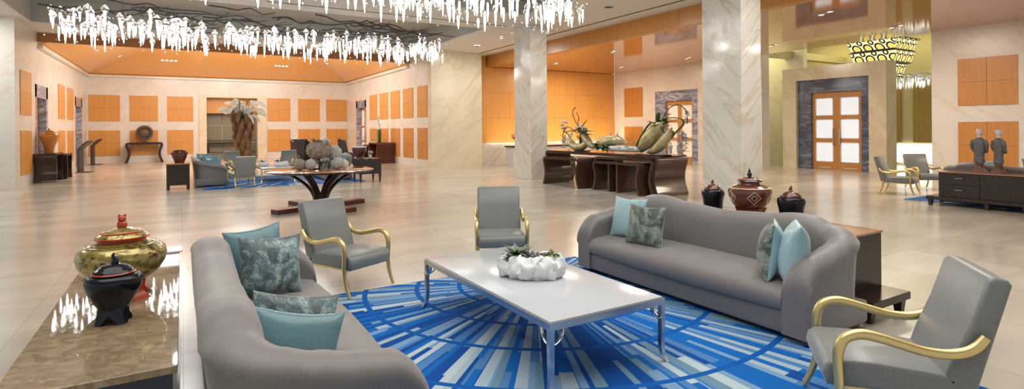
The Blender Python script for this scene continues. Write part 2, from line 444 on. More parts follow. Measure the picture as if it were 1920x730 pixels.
# ------------------------------------------------------------------ the setting
def slab(mb, poly, dz):
    """polygon of 3D points given a thickness upward"""
    a = [tuple(p) for p in poly]; b2 = [(p[0], p[1], p[2]+dz) for p in poly]
    mb.loft([a, b2])
CE = 5.25; OC = 4.73
o = MB().bb(-14, 30, -8, 42, -.12, 0).build('floor', M['floor'], smooth=0); struct(o, 'polished beige limestone slab floor of the lobby', 'floor')
mb = MB()
for x0, x1, y0, y1 in [(-14, -4.1, -8, 25.2), (9.15, 12.66, -8, 25.2), (-4.1, 9.15, -8, 0), (-4.1, 9.15, 6, 8.6), (-4.1, 9.15, 14.4, 17.0), (-4.1, 9.15, 22.9, 25.2)]:
    mb.bb(x0, x1, y0, y1, CE, CE+.9)
ceil = mb.build('ceiling', M['ceil'], smooth=0); struct(ceil, 'white plaster lobby ceiling with long recessed coffers', 'ceiling')
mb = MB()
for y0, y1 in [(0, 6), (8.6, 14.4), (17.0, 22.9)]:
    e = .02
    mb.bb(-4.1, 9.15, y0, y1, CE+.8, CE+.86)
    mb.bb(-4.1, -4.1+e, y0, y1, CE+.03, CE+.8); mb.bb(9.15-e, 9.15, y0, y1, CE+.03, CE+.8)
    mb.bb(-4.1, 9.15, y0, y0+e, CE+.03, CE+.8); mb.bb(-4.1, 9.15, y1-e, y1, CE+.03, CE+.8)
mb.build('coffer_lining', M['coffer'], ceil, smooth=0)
o = MB().bb(2.0, 9.5, 16.17, 16.23, CE-.006, CE+.01).build('trim_1', M['vent'], smooth=0); struct(o, 'dark linear air slot in the ceiling strip between the two chandeliers', 'air slot')
o = MB().bb(11.84, 11.92, 4, 24.2, CE-.006, CE+.01).build('trim_2', M['vent'], smooth=0); struct(o, 'dark linear air slot in the white ceiling beside the wooden beam', 'air slot')
mb = MB()
for y0, y1 in [(-8, 6.2), (6.21, 11.4), (11.41, 14.6), (14.61, 18.2), (18.21, 23.5)]: mb.bb(12.66, 12.95, y0, y1, OC, CE+.3)
o = mb.build('beam', M['orange_dk'], smooth=0); struct(o, 'honey wood fascia beam along the edge of the lowered ceiling', 'beam')
o = MB().bb(12.95, 20.75, -8, 23.6, OC+.01, OC+.12).build('ceiling_lobby_side', M['orange_ceil'], smooth=0); struct(o, 'glossy lacquered wood lowered ceiling over the reception side', 'ceiling')

# alcove at the far end
mb = MB()
def wall_y(mb, x0, x1, y0, y1, z1, holes):
    c = y0
    for a, b2, zt in sorted(holes):
        mb.bb(x0, x1, c, a, 0, z1); mb.bb(x0, x1, a, b2, zt, z1); c = b2
    mb.bb(x0, x1, c, y1, 0, z1)
wall_y(mb, -5.0, -4.35, 22.6, 37.3, CE, [(24.86, 27.0, 3.42), (33.2, 35.4, 3.42)])
wl = mb.build('wall_left', M['marble'], smooth=0); struct(wl, 'pale marble wall of the far alcove with two dark blue doorways', 'wall')
o = MB().bb(-14, -4.35, 22.15, 22.6, 0, CE).build('wall_left_pier', M['marble'], smooth=0); struct(o, 'plain cream marble pier at the left edge beside the alcove', 'wall')
mb = MB(); wall_y(mb, 9.45, 10.1, 23.0, 37.3, CE, [(32.6, 34.8, 3.52)])
wr = mb.build('wall_right_alcove', M['marble'], smooth=0); struct(wr, 'cream marble alcove wall with narrow honey wood panels', 'wall')
o = MB().bb(9.45, 11.98, 22.62, 23.0, 0, CE).build('wall_pier', M['marble_warm'], smooth=0); struct(o, 'broad golden marble pier between alcove and wood wall', 'wall')
# back wall with a niche opening
NX0, NX1, NZ = 1.27, 4.0, 3.7
mb = MB(); mb.bb(-5, NX0, 37, 37.5, 0, CE+.3).bb(NX1, 10.1, 37, 37.5, 0, CE+.3).bb(NX0, NX1, 37, 37.5, NZ, CE+.3)
wb = mb.build('wall_back', M['marble'], smooth=0); struct(wb, 'cream marble back wall with two rows of honey wood panels', 'wall')
mb = MB(); mb.bb(.87, NX0, 36.93, 37.0, 0, 3.83).bb(NX1, 4.5, 36.93, 37.0, 0, 3.83).bb(NX0, NX1, 36.93, 37.0, NZ, 3.83)
mb.build('niche_surround', M['marble_warm'], wb, smooth=0)
MB().bb(NX0, NX1, 37.55, 37.7, 2.78, NZ).build('wood_header', M['orange'], wb, smooth=0)
mb = MB()
for x0, x1 in [(1.27, 2.13), (2.15, 3.02), (3.04, 4.0)]:
    for z0, z1 in [(.42, .98), (1.15, 2.02), (2.05, 2.77)]: mb.bb(x0, x1, 38.1, 38.2, z0, z1)
mb.bb(1.0, 4.3, 38.2, 38.3, 0, 4)
mb.build('niche_panelling', M['taupe_panel'], wb, smooth=0)
MB().bb(1.0, NX0, 37.5, 38.3, 0, 4).bb(NX1, 4.3, 37.5, 38.3, 0, 4).bb(1, 4.3, 37.5, 38.3, 3.9, 4).build('niche_lining', M['cream_wall'], wb, smooth=0)
mb = MB()
for z in (2.035, 1.0): mb.bb(1.28, 3.99, 38.06, 38.1, z-.012, z+.012)
mb.bb(2.13, 2.15, 38.06, 38.1, 1.0, 2.03)
mb.build('niche_trim', M['silver'], wb, smooth=0)

def panel4(mb, axis, plane, a0, a1, z0, z1, out):
    """one framed veneer panel in four leaves"""
    am = (a0+a1)/2; zm = (z0+z1)/2; g = .004; t = .025
    for p, q in [(a0, am-g), (am+g, a1)]:
        for u, v2 in [(z0, zm-g), (zm+g, z1)]:
            if axis == 'y': mb.bb(p, q, min(plane, plane+out*t), max(plane, plane+out*t), u, v2)
            else: mb.bb(min(plane, plane+out*t), max(plane, plane+out*t), p, q, u, v2)
for x0, x1 in [(-4.27, -2.89), (-2.46, -1.14), (-.70, .59), (4.56, 5.9), (6.36, 7.69), (8.10, 9.42)]:
    for z0, z1 in [(.40, 1.79), (2.29, 3.72)]:
        mb = MB(); panel4(mb, 'y', 37.0, x0, x1, z0, z1, -1); mb.build('wood_panel', M['orange'], wb, smooth=0)
for y0, y1 in [(22.95, 24.25), (24.81, 26.17), (26.68, 28.08), (28.51, 29.94), (30.42, 31.8)]:
    y0 = max(y0, 23.05)
    for z0, z1 in [(.37, 1.79), (2.29, 3.72)]:
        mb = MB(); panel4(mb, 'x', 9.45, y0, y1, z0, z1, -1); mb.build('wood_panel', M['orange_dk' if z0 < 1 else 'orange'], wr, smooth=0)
for y0, y1 in [(22.77, 24.23), (28.99, 30.44), (31.08, 32.62)]:
    for z0, z1 in [(.37, 1.79), (2.29, 3.72)]:
        mb = MB(); panel4(mb, 'x', -4.35, y0, y1, z0, z1, 1); mb.build('wood_panel', M['orange'], wl, smooth=0)

def side_door(n, x, s, y0, y1, zt, label):
    """doorway in an alcove side wall: blue marble reveal, wooden leaf at the back of it; s = direction into the wall"""
    d = .32; mb = MB()
    X0, X1 = sorted((x, x+s*d))
    mb.bb(X0, X1, y0, y0+.28, 0, zt).bb(X0, X1, y1-.28, y1, 0, zt).bb(X0, X1, y0, y1, zt-.45, zt)
    r = mb.build('door_%d' % n, M['marble_blue_lt'], smooth=0); struct(r, label, 'door')
    xa, xb = sorted((x+s*(d-.08), x+s*(d-.02)))
    f = MB()
    ym = (y0+y1)/2
    for a, b2 in [(y0+.28, ym-.004), (ym+.004, y1-.28)]:
        w = .11
        f.bb(xa, xb, a, a+w, 0, zt-.45).bb(xa, xb, b2-w, b2, 0, zt-.45)
        for z0, z1 in [(0, .25), (.95, 1.08), (1.85, 1.98), (zt-.6, zt-.45)]: f.bb(xa, xb, a+w, b2-w, z0, z1)
    f.build('door_frame', M['door'], r, smooth=0)
    MB().bb((xa+xb)/2-.008, (xa+xb)/2+.008, y0+.38, y1-.38, .2, zt-.55).build('glazing', M['frost_warm'], r, smooth=0)
    h = MB()
    for q in (-.09, .09):
        xx = x+s*(d-.14); h.tube([(xx+s*.06, ym+q, .95), (xx, ym+q, .97), (xx, ym+q, 1.3), (xx+s*.06, ym+q, 1.32)], .014, 8)
    h.build('door_handle', M['handle'], r)
side_door(1, -4.35, -1, 24.86, 27.0, 3.42, 'blue marble doorway in the left alcove wall behind the amber jar')
side_door(2, -4.35, -1, 33.2, 35.4, 3.42, 'blue marble doorway at the far corner of the left alcove wall')
side_door(3, 9.45, 1, 32.6, 34.8, 3.52, 'blue marble doorway in the right alcove wall near the far corner')
# hipped wooden ceiling over the alcove
ZW = 4.82; k = .37; ins = 4.0
A = [(-4.35, 25.3, ZW), (-4.35, 37, ZW), (9.45, 37, ZW), (9.45, 25.3, ZW)]
I0 = (-4.35+ins, 25.3, ZW+k*ins); I1 = (-4.35+ins, 37-ins, ZW+k*ins); I2 = (9.45-ins, 37-ins, ZW+k*ins); I3 = (9.45-ins, 25.3, ZW+k*ins)
mb = MB(); slab(mb, [A[0], A[1], I1, I0], .06); slab(mb, [A[1], A[2], I2, I1], .06); slab(mb, [A[2], A[3], I3, I2], .06); slab(mb, [I0, I1, I2, I3], .06)
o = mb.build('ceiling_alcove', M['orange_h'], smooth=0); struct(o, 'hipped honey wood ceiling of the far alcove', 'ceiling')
o = MB().bb(-4.35, 9.45, 25.2, 25.32, 4.93, CE+1.3).build('trim_3', M['fascia'], smooth=0); struct(o, 'brown wood fascia across the mouth of the alcove', 'fascia')
o = MB().bb(-4.35, -4.2, 25.3, 37, ZW-.12, ZW).bb(9.3, 9.45, 25.3, 37, ZW-.12, ZW).bb(-4.2, 9.3, 36.85, 37, ZW-.12, ZW).build('trim_4', M['marble'], smooth=0); struct(o, 'slim marble cornice under the hipped ceiling', 'cornice')

# reception recess, door wall
mb = MB()
for i in range(6):
    for j in range(3):
        x0 = 12.62 + (20.8-12.62)*i/6; x1 = 12.62 + (20.8-12.62)*(i+1)/6 - .006
        mb.bb(x0, x1, 23.42, 23.6, 1.04 + 1.23*j, 1.04 + 1.23*(j+1) - .006)
mb.bb(11.98, 12.6, 23.36, 23.6, 1.04, CE)
mb.bb(12.6, 20.8, 23.6, 23.7, 0, CE)
o = mb.build('wall_reception', M['orange'], smooth=0); struct(o, 'tall honey wood panelled wall behind the reception desk', 'wall')
o = MB().bb(11.98, 20.8, 23.32, 23.6, 0, 1.04).build('baseboard_reception', M['marble_col'], smooth=0); struct(o, 'pale marble dado under the honey wood wall', 'dado')

def double_door(n, x, y0, y1, zt, by0, by1, bz, label, warm=False, inset=.12):
    """double glazed wooden doors facing -x in a blue marble surround whose face stands at x"""
    mb = MB()
    mb.bb(x, x+.4, by0, y0, 0, bz).bb(x, x+.4, y1, by1, 0, bz).bb(x, x+.4, y0, y1, zt, bz)
    r = mb.build('door_%d' % n, M['marble_blue_lt' if warm else 'marble_blue'], smooth=0); struct(r, label, 'door')
    ym = (y0+y1)/2; xd = x+inset
    for a, b2, hs in [(y0, ym-.004, 1), (ym+.004, y1, -1)]:
        f = MB(); w = .13*(y1-y0)/1.96
        f.bb(xd, xd+.06, a, a+w, 0, zt).bb(xd, xd+.06, b2-w, b2, 0, zt)
        hh = zt/3.1
        for z0, z1 in [(0, .3*hh), (1.10*hh, 1.24*hh), (2.02*hh, 2.16*hh), (2.88*hh, zt)]: f.bb(xd, xd+.06, a+w, b2-w, z0, z1)
        leaf = f.build('door_leaf', M['door'], r, smooth=0)
        for z0, z1 in [(.3*hh, 1.10*hh), (1.24*hh, 2.02*hh), (2.16*hh, 2.88*hh)]:
            MB().bb(xd+.02, xd+.03, a+w, b2-w, z0, z1).build('glass_pane', M['frost_warm' if warm else 'frost'], leaf, smooth=0)
            g = MB(); t = .03
            g.bb(xd-.008, xd+.02, a+w, a+w+t, z0, z1).bb(xd-.008, xd+.02, b2-w-t, b2-w, z0, z1).bb(xd-.008, xd+.02, a+w, b2-w, z0, z0+t).bb(xd-.008, xd+.02, a+w, b2-w, z1-t, z1)
            g.build('glazing_bead', M['white_lac'], leaf, smooth=0)
        yh = ym + (-.12 if hs == 1 else .12)
        MB().tube([(xd, yh, .98), (xd-.07, yh, 1.0), (xd-.07, yh, 1.62), (xd, yh, 1.64)], .022, 8).build('door_handle', M['handle'], leaf)
        MB().bb(xd-.006, xd, a+.25, b2-.25, .06, .1).build('kick_plate', M['silver'], leaf, smooth=0)
mb = MB(); wall_y(mb, 20.8, 21.3, 14.3, 23.4, 5.9, [(17.63, 20.34, 3.55)])
wd = mb.build('wall_doors', M['marble'], smooth=0); struct(wd, 'marble wall beyond the reception desk holding the warm lit doors', 'wall')
for z0, z1 in [(.40, 1.78), (2.31, 3.86)]:
    mb = MB(); panel4(mb, 'x', 20.8, 21.22, 22.6, z0, z1, -1); mb.build('wood_panel', M['orange_dk'], wd, smooth=0)
double_door(4, 20.83, 17.98, 19.70, 3.04, 17.63, 20.34, 3.55, 'warm lit glazed double doors in wavy blue marble behind the reception desk', True)
# free-standing portal with the bright doors
mb = MB(); wall_y(mb, 22.0, 22.75, 10.12, 14.15, 4.15, [(10.72, 13.55, 3.63)])
wp = mb.build('wall_portal', M['marble_warm'], smooth=0); struct(wp, 'tan marble portal block around the bright double doors', 'wall')
double_door(5, 22.15, 11.05, 13.01, 3.10, 10.72, 13.55, 3.63, 'bright glazed double doors in a dark blue marble portal')
o = MB().bb(23.2, 23.5, 13.95, 20, 0, 6.2).build('wall_behind_portal', M['marble'], smooth=0); struct(o, 'polished marble wall behind the portal block', 'wall')
# right wall
o = MB().bb(20.6, 21.4, -8, 8.15, 0, 5.9).build('wall_right', M['marble'], smooth=0); struct(o, 'cream marble wall with the big square wood panels', 'wall'); wrr = o
for y0, y1 in [(6.03, 7.45), (4.15, 5.57), (2.27, 3.69)]:
    for z0, z1 in [(.42, 1.84), (2.34, 3.77)]:
        mb = MB(); panel4(mb, 'x', 20.6, y0, y1, z0, z1, -1); mb.build('wood_panel', M['orange_dk'], wrr, smooth=0)
# corridor beyond
o = MB().bb(27.5, 27.8, 6, 20, 0, 6.2).build('wall_corridor', M['cream_wall'], smooth=0); struct(o, 'yellow lit corridor wall seen past the portal', 'wall'); wc = o
for y0, y1 in [(12.02, 13.2), (10.2, 11.55)]:
    MB().bb(27.42, 27.5, y0, y1, 1.0, 3.45).build('wood_panel', M['corridor_wood'], wc, smooth=0)
o = MB().bb(27.42, 27.5, 10.3, 12.2, .12, .92).build('window_1', M['bright'], smooth=0); struct(o, 'low blazing white window at the end of the corridor', 'window')
o = MB().bb(20.75, 28, -8, 24, 6.0, 6.2).build('ceiling_corridor', M['cream_wall'], smooth=0); struct(o, 'yellow lit ceiling over the corridor', 'ceiling')
mb = MB().bb(21.4, 27.5, 14.4, 14.8, 4.75, 5.05).bb(24.0, 27.5, 8.4, 8.8, 4.7, 5.0)
o = mb.build('trim_5', M['cream_wall'], smooth=0); struct(o, 'cream cove ledges round the corridor ceiling', 'cove')

for (x0, x1, y0, y1, wd_) in [(10.1, 10.77, 15.55, 16.62, 'slim marble column between desk and golden pier'), (10.1, 10.76, 7.41, 8.43, 'broad marble column in front of the reception recess')]:
    o = MB().bb(x0, x1, y0, y1, 0, CE, .008, 1).build('column', M['marble_col'], smooth=0); struct(o, 'veined ' + wd_, 'column')

# ceiling fittings
def spot(name_n, loc, label, nl=3, ax=(1, 0, 0), rot=(0, 0, 0)):
    t = thing('recessed_spotlight', label, 'ceiling light', loc, 0, 'recessed spotlights')
    t.rotation_euler = rot
    for i in range(nl):
        d = (i-(nl-1)/2)*.2
        c = (ax[0]*d, ax[1]*d, 0)
        MB().lathe([(.085, 0), (.09, -.012), (.07, -.018), (.062, -.006), (.062, 0)], c, 16).build('trim_ring', M['trim_w'], t)
        MB().lathe([(0, -.004), (.06, -.004), (.06, -.001), (0, -.001)], c, 16).build('lens', M['lamp'] if nl != 3 or i != 1 else M['vent'], t)
    return t
spots = []
for i, (x, y, z, lb) in enumerate([(10.55, 18.28, CE, 'triple spotlight in the white ceiling before the slim column'), (10.65, 14.23, CE, 'triple spotlight in the white ceiling behind the slim column'),
        (14.84, 20.7, OC+.01, 'triple spotlight in the lacquered ceiling nearest the wood wall'), (14.55, 16.43, OC+.01, 'triple spotlight in the lacquered ceiling above the reception desk'),
        (18.63, 20.45, OC+.01, 'triple spotlight in the lacquered ceiling over the back counter'), (18.78, 16.42, OC+.01, 'triple spotlight in the lacquered ceiling before the warm lit doors'),
        (14.61, 8.16, OC+.01, 'triple spotlight in the lacquered ceiling right of the broad column'), (18.48, 8.21, OC+.01, 'triple spotlight in the lacquered ceiling near the stepped lantern'),
        (18.66, 12.34, OC+.01, 'triple spotlight in the lacquered ceiling before the portal')]):
    spot(i, (x, y, z), lb, 3, (.5, .87, 0))
for x, y, lb in [(10.74, 20.66, 'round ceiling speaker above the golden pier'), (10.63, 12.19, 'round ceiling speaker above the reception desk')]:
    t = thing('ceiling_speaker', lb, 'speaker', (x, y, CE), 0, 'ceiling speakers')
    MB().lathe([(.16, 0), (.165, -.01), (.14, -.016), (.135, -.004)], (0, 0, 0), 24).build('rim', M['trim_w'], t)
    MB().lathe([(0, -.012), (.135, -.008), (.135, -.002)], (0, 0, 0), 24).build('grille', M['vent'], t)
# spotlights in the hipped ceiling (back slope rises toward the hall, 20 degrees)
def onback(x, inset): return (x, 37-inset, ZW+k*inset-.005)
for x, lb in [(-.55, 'triple spotlight in the far slope of the wooden ceiling, nearer the left hip'), (5.1, 'triple spotlight in the far slope of the wooden ceiling, nearer the right hip')]:
    spot(0, onback(x, 2.0), lb, 4, (1, 0, 0), (-math.atan(k), 0, 0))
spot(0, (-2.6, 33.2, ZW+k*1.75-.005), 'single spotlight in the left slope of the wooden ceiling', 1, (1, 0, 0), (0, -math.atan(k), 0))
spot(0, (7.3, 33.0, ZW+k*2.15-.005), 'single spotlight in the right slope of the wooden ceiling', 1, (1, 0, 0), (0, math.atan(k), 0))
# ------------------------------------------------------------------ furniture kinds
def ease(t): return t*t*(3-2*t)
def lerp_tab(tab, x):
    if x <= tab[0][0]: return tab[0][1]
    for (a, b2), (c, d) in zip(tab, tab[1:]):
        if x <= c: return b2 + (d-b2)*ease((x-a)/(c-a))
    return tab[-1][1]

SL, SD = 2.92, .96        # sofa length and depth; local front faces -y
def make_sofa(label, group):
    t = thing('sofa', label, 'sofa', group=group)
    fab = M['sofa']; hl, hd = SL/2, SD/2
    MB().bb(-hl+.06, hl-.06, -hd+.12, hd-.10, 0, .06, .006, 1).build('plinth', M['redwood'], t)
    # base with a soft front rail
    b_ = MB(); b_.bb(-hl+.015, hl-.015, -hd+.035, hd-.05, .04, .235, .025, 3); b_.build('base', fab, t)
    # cushion: bowed front, crowned top
    nx, rings = 40, []
    for i in range(nx+1):
        u = -1 + 2*i/nx; x = u*(hl-.235)
        e = (1-abs(u)**14)
        bow = .035*(1-u*u); crown = .022*(1-u*u)
        yf = -hd-.005-bow; yb = hd-.30; z0 = .235; z1 = .405+crown
        r = .06*max(.25, e)
        ring = [(x, yb, z0), (x, yf+.03, z0), (x, yf+.005, z0+.03), (x, yf, (z0+z1)/2-.01), (x, yf+.012, z1-.05), (x, yf+.05, z1-.012), (x, yf+.12, z1+.004), (x, (yf+yb)/2, z1+.02), (x, yb, z1+.012)]
        rings.append(ring)
    MB().loft(rings).build('seat_cushion', fab, t, smooth=60)
    # wrap-around wall: arm, back and arm share one section that follows a rounded U
    th = .23; rc = .17; xs = hl-th/2-.005; yb_ = hd-.05-th/2; yf_ = -hd+.005
    stations = []                                   # (point, outward normal, distance to the arm's front, |x|, turning 0..1)
    na = 30
    for i in range(na+1):
        d = (yb_-rc-yf_)*(i/na)**1.35 if i else 0
        stations.append(((-xs, yf_+d), (-1, 0), d, 0.0))
    for i in range(1, 10):
        a = PI/2*i/10
        stations.append(((-xs+rc-rc*math.cos(a), yb_-rc+rc*math.sin(a)), (-math.cos(a), math.sin(a)), 9, a/(PI/2)))
    nb = 44
    for i in range(nb+1):
        stations.append(((-xs+rc+(2*xs-2*rc)*i/nb, yb_), (0, 1), 99, 1.0))
    full = stations + [((-p[0], p[1]), (-n_[0], n_[1]), d, t_) for p, n_, d, t_ in stations[:na+10][::-1]]
    armtop = [(0, .63), (.18, .675), (.36, .70), (.52, .735), (.66, .775)]
    backtop = [(0, .845), (.50, .872), (.86, .915), (1.02, .905), (1.18, .845), (1.30, .80)]
    def top_h(p, d, t_):
        if t_ >= 1: return lerp_tab(backtop, abs(p[0]))
        if t_ > 0: return .775+(lerp_tab(backtop, xs-rc)-.775)*ease(t_)
        h = lerp_tab(armtop, d)
        if d < .20: h -= .19*(1-math.sqrt(max(0, 1-((.20-d)/.20)**2)))
        return h
    def section(p, nrm, h, th_, flare, welt, z0=.05):
        a = th_/2; ring = []; ht = h-.115
        def q(o, z): return (p[0]+nrm[0]*o, p[1]+nrm[1]*o, z)
        def fl(z): return flare*max(0, (z-.25)/(h-.25))**1.6
        for u in (0, .08, .45, .8, .97): ring.append(q(a-welt+fl(z0+(ht-z0)*u), z0+(ht-z0)*u))
        ring.append(q(a+fl(ht), ht+.004))
        for k_ in range(1, 10):
            an = PI*k_/10
            ring.append(q(fl(h) + (a+.012)*math.cos(an)-.006, h-.105+.105*math.sin(an)))
        for u in (.98, .75, .5, .25, 0): ring.append(q(-a+fl(z0+(ht-z0)*u)*.85, z0+(ht-z0)*u))
        return ring
    rings = []
    for p, n_, d, t_ in full:
        rings.append(section(p, n_, top_h(p, d, t_), th+.02*t_, .012+.055*t_, .018*(1-t_)))
    k1, k2 = na+5, len(full)-na-5
    for nm, a, b2 in (('arm', 0, k1), ('backrest', k1-1, k2), ('arm', k2-1, len(full))):
        MB().loft(rings[a:b2]).build(nm, fab, t, smooth=62)
    return t

def make_chair(label, group):
    t = thing('armchair', label, 'armchair', group=group)
    w = .285; fab = M['chair']
    seat = [(-.345, .275), (-.366, .34), (-.355, .395), (-.305, .425), (-.1, .43), (.12, .415), (.27, .40), (.27, .285)]
    MB().prism(seat, 'x', -w, w, .022, 3).build('seat', fab, t, smooth=50)
    back = [(.205, .37), (.255, .335), (.345, .305), (.505, .905), (.49, .93), (.43, .945), (.395, .925), (.325, .70), (.245, .50)]
    MB().prism(back, 'x', -w, w, .024, 3).build('backrest', fab, t, smooth=50)
    for sx in (-1, 1):
        x = sx*.312
        ctrl = [(.375, .64), (.335, .585), (.28, .548), (.20, .530), (.10, .535), (0, .558), (-.10, .582), (-.17, .592), (-.225, .582), (-.268, .553), (-.292, .50), (-.298, .44), (-.296, .38), (-.292, .30), (-.295, .24), (-.308, .17), (-.335, .09), (-.372, .012)]
        rr = [.02, .024, .024, .023, .023, .023, .024, .025, .025, .025, .025, .024, .023, .022, .021, .02, .018, .015]
        pts = catmull([(x, y, z) for y, z in ctrl], 4); rs = resample(rr, len(pts))
        MB().tube(pts, rs, 10, 1.15, up=(1, 0, 0)).build('arm', M['gold'], t, smooth=60)
        ctrl = [(.285, .32), (.30, .22), (.325, .12), (.37, .03), (.39, .012)]
        pts = catmull([(sx*.275, y, z) for y, z in ctrl], 4); rs = resample([.024, .022, .019, .016, .014], len(pts))
        MB().tube(pts, rs, 10, 1.1, up=(1, 0, 0)).build('rear_leg', M['gold'], t, smooth=60)
    MB().bb(-.27, .27, -.30, .27, .262, .285).build('seat_frame', M['gold'], t, smooth=0)
    return t

def catmull(P, k):
    P = [Vector(p) for p in P]; out = []
    Q = [P[0]*2-P[1]] + P + [P[-1]*2-P[-2]]
    for i in range(1, len(Q)-2):
        a, b2, c, d = Q[i-1:i+3]
        for j in range(k):
            s = j/k
            out.append(.5*((2*b2) + (c-a)*s + (2*a-5*b2+4*c-d)*s*s + (3*b2-a-3*c+d)*s**3))
    out.append(P[-1]); return [tuple(p) for p in out]
def resample(r, n):
    return [r[min(len(r)-1, int(i*(len(r)-1)/(n-1)))]*(1-((i*(len(r)-1)/(n-1)) % 1)) + r[min(len(r)-1, int(i*(len(r)-1)/(n-1))+1)]*((i*(len(r)-1)/(n-1)) % 1) for i in range(n)]

def pillow(name, label, mat, loc, right, up, w=.46, h=.46, th=.17, group=None, mat2=None, puff=1.0):
    """square cushion; right and up are world directions of its face, normal = right x up"""
    n = 22; vs = []; fs = []; mi = []
    def pt(u, v2, s):
        pin = .17
        x = u*(1-pin*(1-v2*v2)*abs(u)**1.2*.55)*w/2; z = v2*(1-pin*(1-u*u)*abs(v2)**1.2*.75)*h/2
        k_ = max(0, (1-u**2)*(1-v2**2))**.42
        wr = .004*noise.noise(Vector((u*3+loc[0]*5, v2*3, s+loc[1])))*(1 if k_ > .2 else 0)
        cr = .006*math.sin(9*(u+v2))*max(0, abs(u*v2)-.3)
        return (x, s*(th/2*k_*puff+wr+cr), z)
    idx = {}
    for s in (-1, 1):
        for i in range(n+1):
            for j in range(n+1):
                u = math.sin((-1+2*i/n)*PI/2); v2 = math.sin((-1+2*j/n)*PI/2)
                edge = i in (0, n) or j in (0, n)
                if edge and s == 1: idx[(s, i, j)] = idx[(-1, i, j)]; continue
                idx[(s, i, j)] = len(vs); p = pt(u, v2, s); vs.append((p[0], 0 if edge else p[1], p[2]))
        for i in range(n):
            for j in range(n):
                fs.append((idx[(s, i, j)], idx[(s, i+1, j)], idx[(s, i+1, j+1)], idx[(s, i, j+1)])); mi.append(0 if s == -1 or mat2 is None else 1)
    mb = MB(); mb.v = vs; mb.f = fs; mb.m = mi
    o = mb.build(name, [mat, mat2] if mat2 else mat, smooth=70)
    r_ = Vector(right).normalized(); u_ = Vector(up); u_ = (u_ - r_*u_.dot(r_)).normalized(); nrm = -(r_.cross(u_))
    # local -y is the face: columns x=right, y=-(right x up)... keep a right-handed frame
    y_ = u_.cross(r_)
    o.matrix_world = Matrix(((r_.x, y_.x, u_.x, loc[0]), (r_.y, y_.y, u_.y, loc[1]), (r_.z, y_.z, u_.z, loc[2]), (0, 0, 0, 1)))
    tag(o, label, 'cushion', group); return o

# ------------------------------------------------------------------ seating group in front
o = MB().bb(.55, 4.54, 1.2, 5.92, 0.0, .012).build('carpet', M['rug'], smooth=0); tag(o, 'blue carpet of radiating dashes and rings under the white glass coffee table', 'carpet')
sofa1 = make_sofa('long grey sofa with its back to the marble console, seen from its near arm', 'grey sofas')
sofa1.location = (.56, 3.93, 0.012); sofa1.rotation_euler.z = R(90)
sofa2 = dup(sofa1, (4.64, 3.93, 0.012), R(-90), 'long grey sofa across the coffee table, three lidded jars behind it')
ch1 = make_chair('grey armchair with gold arms beside the far arm of the nearer grey sofa', 'grey armchairs with gold arms')
ch1.location = (1.57, 6.14, .012); ch1.rotation_euler.z = R(26.8)
ch2 = dup(ch1, (3.51, 6.14, .012), R(-26), 'grey armchair with gold arms standing behind the white glass coffee table')
ch3 = dup(ch1, (3.55, 1.66, .012), R(219.7), 'large close grey armchair with gold arms seen from behind its side')
G_P = 'satin cushions'
pillow('cushion', 'plain teal cushion standing behind the flower brocade cushion', M['teal'], (.53, 5.06, .71), (1, .06, .12), (-.10, .30, 1), .45, .47, .15, G_P)
pillow('cushion', 'teal cushion with pale flower brocade at the far end of the near sofa', M['brocade_blue'], (.60, 4.74, .675), (1, .10, -.06), (-.24, .28, 1), .48, .48, .18, G_P)
pillow('cushion', 'half hidden teal brocade cushion behind the big plain teal one', M['brocade_blue'], (.57, 3.50, .56), (1, .04, -.22), (.10, .42, 1), .52, .42, .14, G_P, M['teal'])
pillow('cushion', 'big plain teal cushion leaning nearest the rolled arm', M['teal'], (.505, 3.20, .535), (1, .02, -.27), (.12, .34, 1), .54, .46, .19, G_P)
pillow('cushion', 'pale aqua cushion at the far end of the far sofa', M['aqua'], (4.56, 4.90, .67), (.10, -1, .02), (.26, 0, 1), .50, .50, .16, G_P)
pillow('cushion', 'sage green brocade cushion leaning on the pale aqua one', M['brocade_green'], (4.42, 4.48, .655), (.12, -1, .02), (.24, 0, 1), .50, .46, .17, G_P, M['aqua'])
pillow('cushion', 'edge-on sage and aqua cushion near the close arm of the far sofa', M['brocade_green'], (4.46, 2.99, .66), (-.83, -.56, .03), (.05, -.12, 1), .46, .50, .22, G_P, M['aqua'])
pillow('cushion', 'pale aqua cushion wedged against the close arm of the far sofa', M['aqua'], (4.44, 2.765, .665), (-.80, -.60, .02), (.04, -.16, 1), .46, .54, .24, G_P)

